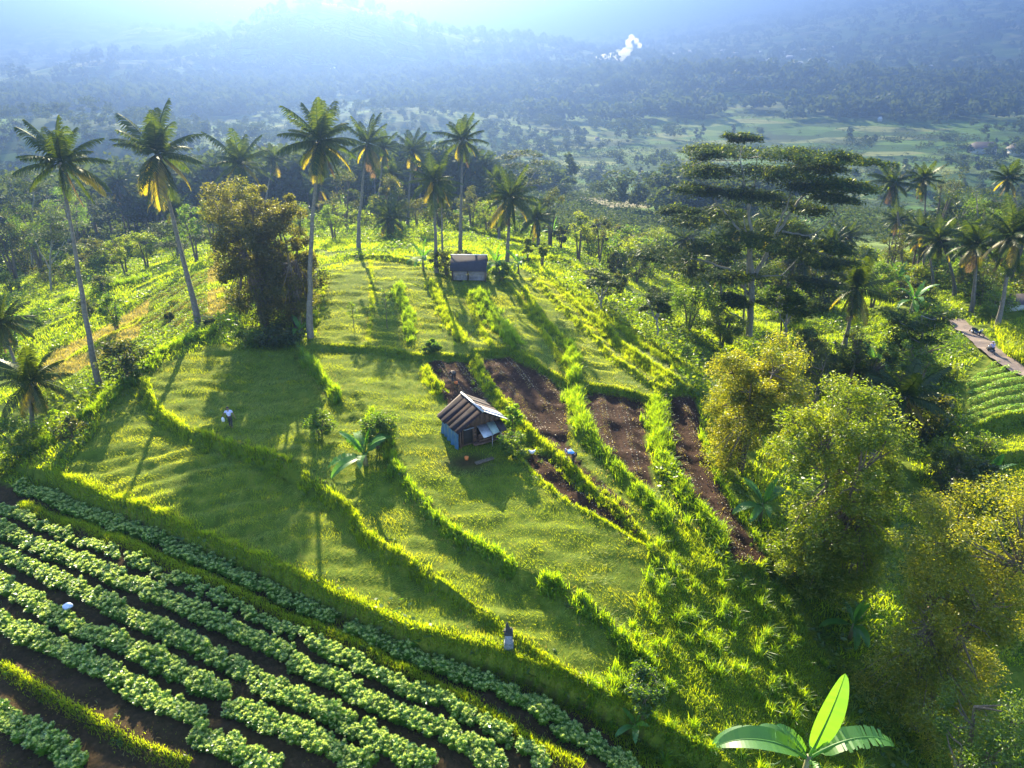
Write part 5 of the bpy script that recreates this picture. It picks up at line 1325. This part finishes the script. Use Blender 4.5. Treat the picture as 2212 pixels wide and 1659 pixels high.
# propped window flap of corrugated sheets
fl = thing_flap = MB()
V = [(1.45,-.02,1.62),(2.45,-.02,1.60),(2.45,-.95,1.02),(1.55,-.98,1.0)]
def sheet4(V, th=.02):
    m_ = MB(); V = np.array(V, float); m_.add(np.r_[V, V + [0, 0, th]], [(0,3,2,1),(4,5,6,7),(0,1,5,4),(1,2,6,5),(2,3,7,6),(3,0,4,7)]); return m_
part('window_flap', sheet4(V), 'sheet')
part('window_flap', sheet4([(2.30,-.03,1.66),(2.95,-.03,1.66),(2.98,-.92,1.08),(2.36,-.94,1.06)]), 'sheet_green')
part('window_flap', sheet4([(2.97,-.02,1.60),(3.65,-.02,1.55),(3.68,-.85,1.04),(2.97,-.88,1.02)]), 'rust')
mb = MB(); mb.tube(np.array([(2.30, -.92, -.05), (2.32, -.92, 1.03)]), .035, 6); mb.tube(np.array([(3.10, -.86, -.05), (3.12, -.86, 1.06)]), .035, 6); part('prop', mb, 'plank_grey')
mb = MB(); mb.box((2.6, -.35, .42), (2.2, .05, .16)); mb.box((2.6, -.48, .30), (2.3, .35, .04)); part('bench', mb, 'plank')
bk = gp(1008, 992); mb = MB(); mb.tube(np.array([(0,0,0),(0,0,.02),(0,0,.24),(0,0,.25)]), [.10,.12,.15,.13], 12); tag(obj('bucket', mb.mesh('bucket', M['orange'], True), None, bk), 'orange bucket on the bare earth in front of the patched hut', 'bucket')
mb = MB()
for k in range(4): mb.tube(np.array([(-.7, .09 * k, .05 + .02 * (k % 2)), (.75, .09 * k + .06, .06)]), .045, 7)
lp = gp(1048, 1000); tag(obj('firewood', mb.mesh('firewood', M['bark']), None, lp, .5), 'few sticks of firewood on the ground below the hut', 'firewood')
# ------------------------------------------------------------------ plank shed further up
hut.scale = (.93, .93, .93)
sb2 = gp(1015, 600)
shed = thing('shed', 'small plank shed with a dark sheet roof beneath the palms', 'shed', (sb2[0], sb2[1], sb2[2]), R(-2))
mb = MB()
rsd = np.random.RandomState(2)
for k in range(7): mb.box((-.95 + rsd.uniform(-.02, .02), -1.3, .15 + .17 * k), (1.5, .03, .145), 0, 0)
for k in range(7): mb.box((.9, -1.3 + .01 * (k % 2), .15 + .17 * k), (1.75, .03, .145), rsd.uniform(-.01, .01))
for k in range(7): mb.box((1.86, 0, .15 + .17 * k), (.03, 2.5, .15)); mb.box((-1.86, 0, .15 + .17 * k), (.03, 2.5, .15))
mb.box((0, 1.3, .75), (3.7, .04, 1.4)); part('wall', mb, 'plank_grey', shed)
mb = MB()
for x in (-1.85, 1.85, -.1): 
    for y in (-1.33, 1.3): mb.box((x, y, .7), (.1, .1, 1.6))
part('post', mb, 'plank', shed)
m_ = MB(); V = [(-2.05,-1.75,1.25),(2.0,-1.75,1.25),(2.0,0,2.55),(-2.05,0,2.55)]; V = np.array(V, float); m_.add(np.r_[V, V + [0, -.02, .03]], [(0,3,2,1),(4,5,6,7),(0,1,5,4),(1,2,6,5),(2,3,7,6),(3,0,4,7)])
rd_ = plain('dark_blue_roof_sheet', (.035,.035,.055), (.022,.02,.035), 3, .95, 0, .2); part('roof', m_, rd_, shed)
m_ = MB(); V = [(-2.05,0.01,2.55),(2.0,0.01,2.55),(2.0,1.7,1.3),(-2.05,1.7,1.3)]; V = np.array(V, float); m_.add(np.r_[V, V + [0, .02, .03]], [(0,3,2,1),(4,5,6,7),(0,1,5,4),(1,2,6,5),(2,3,7,6),(3,0,4,7)]); part('roof', m_, rd_, shed)
mb = MB(); mb.tube(np.array([(-2.08, 0, 2.60), (2.03, 0, 2.62)]), .05, 6); part('ridge_cap', mb, 'roof_white', shed)

# ------------------------------------------------------------------ people
def skin(name, V, E, Rd, mat, parent, sub=2):
    me = bpy.data.meshes.new(name); me.from_pydata([tuple(v) for v in V], E, []); me.update()
    o = obj(name, me, parent); me.materials.append(mat)
    m_ = o.modifiers.new('skin', 'SKIN'); m_.use_smooth_shade = True
    if not me.skin_vertices: return o
    for i, r in enumerate(Rd):
        d = me.skin_vertices[0].data[i]; d.radius = (r, r) if np.isscalar(r) else r; d.use_root = (i == 0)
    s_ = o.modifiers.new('sub', 'SUBSURF'); s_.levels = sub; s_.render_levels = sub
    return o
def person(label, loc, rz, J, shirt, hat=None, hatmat='hair', sleeve=.6, shorts=False, barearms=True, robe=False):
    """J: joints in metres: pelvis, chest, neck, head, and for s in L,R: sh, el, ha, hip, kn, an, toe"""
    t = thing('person', label, 'person', loc, rz)
    J = {k: np.array(v, float) for k, v in J.items()}
    V, E, Rr = [], [], []
    def add(p, r, par=None):
        V.append(p); Rr.append(r)
        if par is not None: E.append((par, len(V) - 1))
        return len(V) - 1
    pe = add(J['pelvis'], .125); ab = add((J['pelvis'] + J['chest']) / 2, .115, pe); ch = add(J['chest'], .135, ab); nk = add(J['neck'], .055, ch)
    hd = nrm(J['head'] - J['neck'])
    h1 = add(J['head'] - hd * .06, .078, nk); h2 = add(J['head'] + hd * .03, .098, h1); add(J['head'] + hd * .11, .062, h2)
    hands = []
    for s in 'LR':
        a = add(J['sh' + s], .062, ch); b_ = add(J['el' + s], .042, a); c = add(J['ha' + s], .027, b_)
        fw = nrm(J['ha' + s] - J['el' + s]); pm = add(J['ha' + s] + fw * .06, .034, c); hands.append((J['ha' + s], fw))
        a = add(J['hip' + s], .088, pe); b_ = add(J['kn' + s], .056, a); c = add(J['an' + s], .036, b_); add(J['toe' + s], .03, c)
    skin('body', V, E, Rr, M['skin'], t)
    mb = MB()
    for hnd, fw in hands:    # five fingers, curled, rooted in the palm
        side = nrm(np.cross(fw, [0.3, .9, .1])); pal = np.cross(side, fw)
        for i_, (o_, ln) in enumerate(((-.027, .06), (-.009, .072), (.009, .068), (.027, .052))):
            r0 = hnd + fw * .075 + side * o_; mb.tube(np.array([r0, r0 + fw * ln * .5 + pal * .008, r0 + fw * ln * .85 + pal * .035]), [.009, .007], 6, .5)
        r0 = hnd + fw * .03 + side * .028; mb.tube(np.array([r0, r0 + side * .03 + fw * .02, r0 + side * .035 + fw * .055 + pal * .015]), [.011, .008], 6, .5)
    obj('fingers', mb.mesh('fingers', M['skin'], True), t)
    V, E, Rr = [], [], []       # face: nose and ears; hair over the skull
    mb = MB(); f = np.cross(hd, nrm(J['shR'] - J['shL'])); f = nrm(f) * -1; sd_ = nrm(J['shR'] - J['shL'])
    mb.tube(np.array([J['head'] + f * .09 + hd * .02, J['head'] + f * .118 - hd * .025]), [.008, .016], 6); 
    for s in (-1, 1): mb.tube(np.array([J['head'] + sd_ * s * .095 + hd * .02, J['head'] + sd_ * s * .102 - hd * .035]), [.018, .010], 6)
    obj('face', mb.mesh('face', M['skin'], True), t)
    mb = MB(); Hc = J['head'] + hd * .035 - f * .012
    ts = np.linspace(-.4, 1, 8); mb.tube(np.array([Hc + hd * (.108 * math.sin(q * PI / 2)) - f * (.03 if q < 0 else 0) for q in ts]), [.105 * max(.12, math.cos(q * PI / 2)) + .004 for q in ts], 12, .5)
    if hat: mb.tube(np.array([Hc + f * .05 + hd * .02, Hc + f * .17 + hd * .0]), [.07, .05], 8, .5)
    obj('cap' if hat else 'hair', mb.mesh('cap' if hat else 'hair', M[hatmat], True), t)
    V, E, Rr = [], [], []
    pe = add(J['pelvis'] + (J['chest'] - J['pelvis']) * .08, .150); ab = add((J['pelvis'] + J['chest']) / 2, .142, pe); ch = add(J['chest'], .162, ab); add(J['chest'] * .35 + J['neck'] * .65, .085, ch)
    for s in 'LR':
        a = add(J['sh' + s], .085, ch); add(J['sh' + s] * (1 - sleeve) + J['el' + s] * sleeve, .068, a)
    skin('shirt', V, E, Rr, M[shirt], t)
    V, E, Rr = [], [], []
    pe = add(J['pelvis'], .146)
    for s in 'LR':
        a = add(J['hip' + s], .105, pe); b_ = add(J['kn' + s], .078, a)
        if not shorts: add(J['kn' + s] * .15 + J['an' + s] * .85, .062, b_)
    skin('trousers', V, E, Rr, M['trousers'], t)
    return t
p1 = gp(501, 928)
walkJ = dict(pelvis=(0,0,.90), chest=(-.03,.08,1.24), neck=(-.05,.14,1.40), head=(-.07,.18,1.53), shL=(-.22,.11,1.33), elL=(-.40,.10,1.10), haL=(-.50,.14,.90), shR=(.17,.11,1.33), elR=(.30,.02,1.08), haR=(.38,.0,.84),
  hipL=(-.09,0,.86), knL=(-.10,.16,.50), anL=(-.10,.06,.08), toeL=(-.10,.20,.03), hipR=(.09,0,.86), knR=(.08,.02,.48), anR=(.09,-.22,.10), toeR=(.09,-.10,.03))
person('person in a pale lilac shirt and dark trousers walking across the shaded meadow', p1, R(10), walkJ, 'shirt_lilac', None, 'hair', .55)
c10, s10 = math.cos(R(10)), math.sin(R(10)); hx, hy = -.52 * c10 - .16 * s10, -.52 * s10 + .16 * c10
mb = MB(); mb.tube(np.array([(0,0,-.42),(0,0,-.40),(0,0,-.2),(0,0,-.08),(0,0,-.02)]), [.04,.11,.12,.07,.02], 10); mb.tube(np.array([(0,0,-.04),(0,0,.02)]), .02, 6)
tag(obj('jug', mb.mesh('jug', M['white'], True), None, (p1[0] + hx, p1[1] + hy, p1[2] + .88)), 'white plastic jug carried by the walking person', 'jug')
bendJ = dict(pelvis=(0,0,.86), chest=(0,.30,1.02), neck=(0,.47,1.04), head=(0,.60,1.00), shL=(-.19,.38,1.03), elL=(-.20,.42,.74), haL=(-.10,.50,.50), shR=(.19,.38,1.03), elR=(.22,.46,.74), haR=(.14,.58,.50),
  hipL=(-.10,0,.83), knL=(-.12,.06,.44), anL=(-.12,-.06,.06), toeL=(-.12,.10,.03), hipR=(.10,0,.83), knR=(.12,.10,.46), anR=(.13,.10,.06), toeR=(.13,.26,.03))
p2 = gp(1240, 1002)
person('person in a blue shirt and mauve cap bending over the tilled strip', p2, R(62), bendJ, 'shirt_blue', True, 'cap', .5)
c, s_ = math.cos(R(62)), math.sin(R(62)); hx, hy = -.0 * c - .62 * s_, 0 + .62 * c
mb = MB(); mb.tube(np.array([(0,0,.18),(.0,0,.5)]), .015, 6); mb.box((0,0,.10), (.05,.18,.22)); tag(obj('hand_tool', mb.mesh('hand_tool', M['white']), None, (p2[0] + hx, p2[1] + hy, p2[2] + .0), R(62)), 'pale hand tool held by the person in the blue shirt', 'tool')
bend2 = dict(bendJ); bend2.update(chest=(0,.26,.92), neck=(0,.40,.84), head=(0,.50,.76), shL=(-.19,.33,.86), shR=(.19,.33,.86), elL=(-.22,.42,.58), elR=(.20,.44,.58), haL=(-.16,.50,.32), haR=(.12,.50,.32))
p3 = gp(981, 828)
person('person in dark clothes bent double on the upper left tilled plot', p3, R(25), bend2, 'shirt_dark', None, 'hair', .8)
mb = MB(); mb.tube(np.array([(0,0,.0),(0.05,0,.12),(.12,0,.2)]), [.14,.16,.05], 8); tag(obj('cloth_bundle', mb.mesh('cloth_bundle', M['orange'], True), None, (p3[0] + .15, p3[1] - .2, p3[2])), 'small orange cloth bundle on the soil beside the bent person', 'bundle')

# motorcycles
def motorbike(label, loc, rz, mat):
    t = thing('motorcycle', label, 'motorcycle', loc, rz)
    def wheel(x):
        a = np.linspace(0, 2 * PI, 21); w_ = obj('wheel', None, t) if False else None
        mb = MB(); mb.tube(np.column_stack([x + .27 * np.cos(a), 0 * a, .30 + .27 * np.sin(a)]), .045, 8, .5, False); o = obj('wheel', mb.mesh('wheel', M['rubber'], True), t)
        mb = MB(); mb.tube(np.column_stack([x + .21 * np.cos(a), 0 * a, .30 + .21 * np.sin(a)]), .018, 6, .5, False)
        for i in range(5): mb.tube(np.array([(x, 0, .30), (x + .21 * math.cos(i * 1.257), 0, .30 + .21 * math.sin(i * 1.257))]), .012, 4, .5, False)
        mb.tube(np.array([(x, -.06, .3), (x, .06, .3)]), .04, 8); obj('rim', mb.mesh('rim', M['metal'], True), o)
    wheel(-.62); wheel(.62)
    mb = MB(); mb.tube(np.array([(-.75,0,.72),(-.5,0,.66),(-.1,0,.52),(.15,0,.50),(.35,0,.62),(.48,0,.92)]), [.07,.12,.13,.12,.13,.07], 10, .5); mb.box((.35,0,.60), (.10,.34,.42), 0, 0); obj('body', mb.mesh('body', M[mat], True), t)
    mb = MB(); mb.tube(np.array([(-.72,0,.82),(-.45,0,.80),(-.1,0,.76),(.05,0,.70)]), [.08,.12,.11,.05], 10, .5); obj('seat', mb.mesh('seat', M['rubber'], True), t)
    mb = MB(); mb.box((-.1,0,.34), (.38,.22,.22)); mb.tube(np.array([(.0,.14,.26),(-.4,.16,.26),(-.8,.17,.38)]), [.025,.04,.045], 8); obj('engine', mb.mesh('engine', M['metal']), t)
    mb = MB()
    for s in (-1, 1): mb.tube(np.array([(.46, s * .07, .90), (.62, s * .08, .30)]), .02, 6); mb.tube(np.array([(.46, 0, .97), (.42, s * .18, 1.02), (.34, s * .33, 1.0)]), .016, 6)
    obj('handlebar', mb.mesh('handlebar', M['metal'], True), t)
    mb = MB(); mb.tube(np.array([(.50,0,.90),(.58,0,.89)]), [.08,.06], 10); obj('headlight', mb.mesh('headlight', M['white'], True), t)
    return t
def on_road(dx, dy):
    g_ = gp(dx, dy); return (g_[0], g_[1], g_[2] + .03)
r1_ = on_road(2137, 766); rdv = ROAD[4] - ROAD[2]; ra = math.atan2(rdv[1], rdv[0])
motorbike('motorcycle ridden along the earth path', r1_, ra + PI, 'paint_blue')
motorbike('dark motorcycle parked on the verge of the earth path', on_road(2108, 726), ra + .6, 'paint_blue')
rideJ = dict(pelvis=(0,0,.90), chest=(0,.10,1.22), neck=(0,.15,1.38), head=(0,.18,1.52), shL=(-.20,.12,1.32), elL=(-.28,.34,1.14), haL=(-.28,.55,1.03), shR=(.20,.12,1.32), elR=(.28,.34,1.14), haR=(.28,.55,1.03),
  hipL=(-.11,.02,.87), knL=(-.20,.40,.72), anL=(-.18,.26,.32), toeL=(-.18,.40,.28), hipR=(.11,.02,.87), knR=(.20,.40,.72), anR=(.18,.26,.32), toeR=(.18,.40,.28))
rp = (r1_[0] - .22 * math.cos(ra + PI), r1_[1] - .22 * math.sin(ra + PI), r1_[2])
person('person in a violet shirt riding the motorcycle on the earth path', rp, ra + PI - PI / 2, rideJ, 'shirt_violet', True, 'cap', .7)

# ------------------------------------------------------------------ shrine, bag, bird, small finds
sbz = gp(1099, 1412)
sh = thing('shrine', 'small dark stone shrine wrapped in a pale chequered cloth on the terrace corner', 'shrine', sbz)
mb = MB(); mb.box((0,0,.12), (.50,.46,.40)); mb.box((0,0,.36), (.42,.38,.10)); part('plinth', mb, 'stone', sh)
mb = MB(); mb.tube(np.array([(0,0,.38),(0,0,.5),(0,0,.8),(0,0,.98),(0,0,1.02)]), [.20,.215,.20,.22,.17], 12); part('cloth', mb, 'cloth_grey', sh, True)
mb = MB(); mb.box((0,0,1.08), (.46,.42,.12)); mb.box((0,.02,1.20), (.34,.30,.14)); mb.tube(np.array([(-.02,0,1.24),(-.05,0,1.42),(-.08,0,1.60),(-.09,0,1.78)]), [.13,.11,.08,.02], 8)
mb.tube(np.array([(.1,0,1.24),(.16,0,1.36)]), [.08,.02], 6); mb.tube(np.array([(-.2,0,1.10),(-.3,0,1.18)]), [.06,.02], 6); part('carved_top', mb, 'stone_dark', sh, True)
bg_ = gp(150, 1322); bm = bmesh.new(); bmesh.ops.create_icosphere(bm, subdivisions=3, radius=.26)
for v in bm.verts: v.co = Vector((v.co.x * (1.15 + .15 * math.sin(7 * v.co.y)), v.co.y * .8, max(-.16, v.co.z * .75 + .04 * math.sin(11 * v.co.x + 5 * v.co.y))))
bm.verts.ensure_lookup_table(); me = bpy.data.meshes.new('plastic_bag'); bm.to_mesh(me); bm.free(); me.materials.append(M['bluewhite'])
for p_ in me.polygons: p_.use_smooth = True
tag(obj('plastic_bag', me, None, (bg_[0], bg_[1], bg_[2] + .50)), 'crumpled blue-white plastic bag lying in the foreground crop row', 'bag')
bl = gp(1150, 972); hen = MB()
hen.tube(np.array([(-.20,0,.33),(-.12,0,.24),(0,0,.19),(.10,0,.21),(.16,0,.29),(.19,0,.36)]), [.01,.06,.10,.09,.045,.035], 10); hen.tube(np.array([(.19,0,.36),(.26,0,.35)]), [.035,.006], 8)
bt = thing('chicken', 'white chicken at the top of the small tilled strip', 'chicken', bl, R(200), None, 1.3); part('body', hen, 'white', bt, True)
mb = MB(); mb.tube(np.array([(.01,.04,.14),(.0,.04,0),(.05,.04,0)]), .008, 5); mb.tube(np.array([(.01,-.04,.14),(.0,-.04,0),(.05,-.04,0)]), .008, 5); part('legs', mb, 'orange', bt)

# ------------------------------------------------------------------ haze
hz, n, out = newmat('haze')
pv = n.nodes.new('ShaderNodeVolumePrincipled')
pv.inputs['Color'].default_value = (.082, .138, .30, 1); pv.inputs['Density'].default_value = HAZE; pv.inputs['Anisotropy'].default_value = .82
n.links.new(pv.outputs[0], out.inputs['Volume'])
zt = float(max(GZ.max() + 6, CAM_Z + 20)); zb = float(GZ.min() - 1)
mb = MB(); mb.box((0, 3400, (zt + zb) / 2), (9400, 7500, zt - zb))
tag(obj('haze', mb.mesh('haze', hz)), 'blue morning haze filling the valley', 'haze', kind='stuff')
print('haze box', zb, zt, 'objects', len(S.objects), 'faces', sum(len(o.data.polygons) for o in S.objects if o.type == 'MESH'))
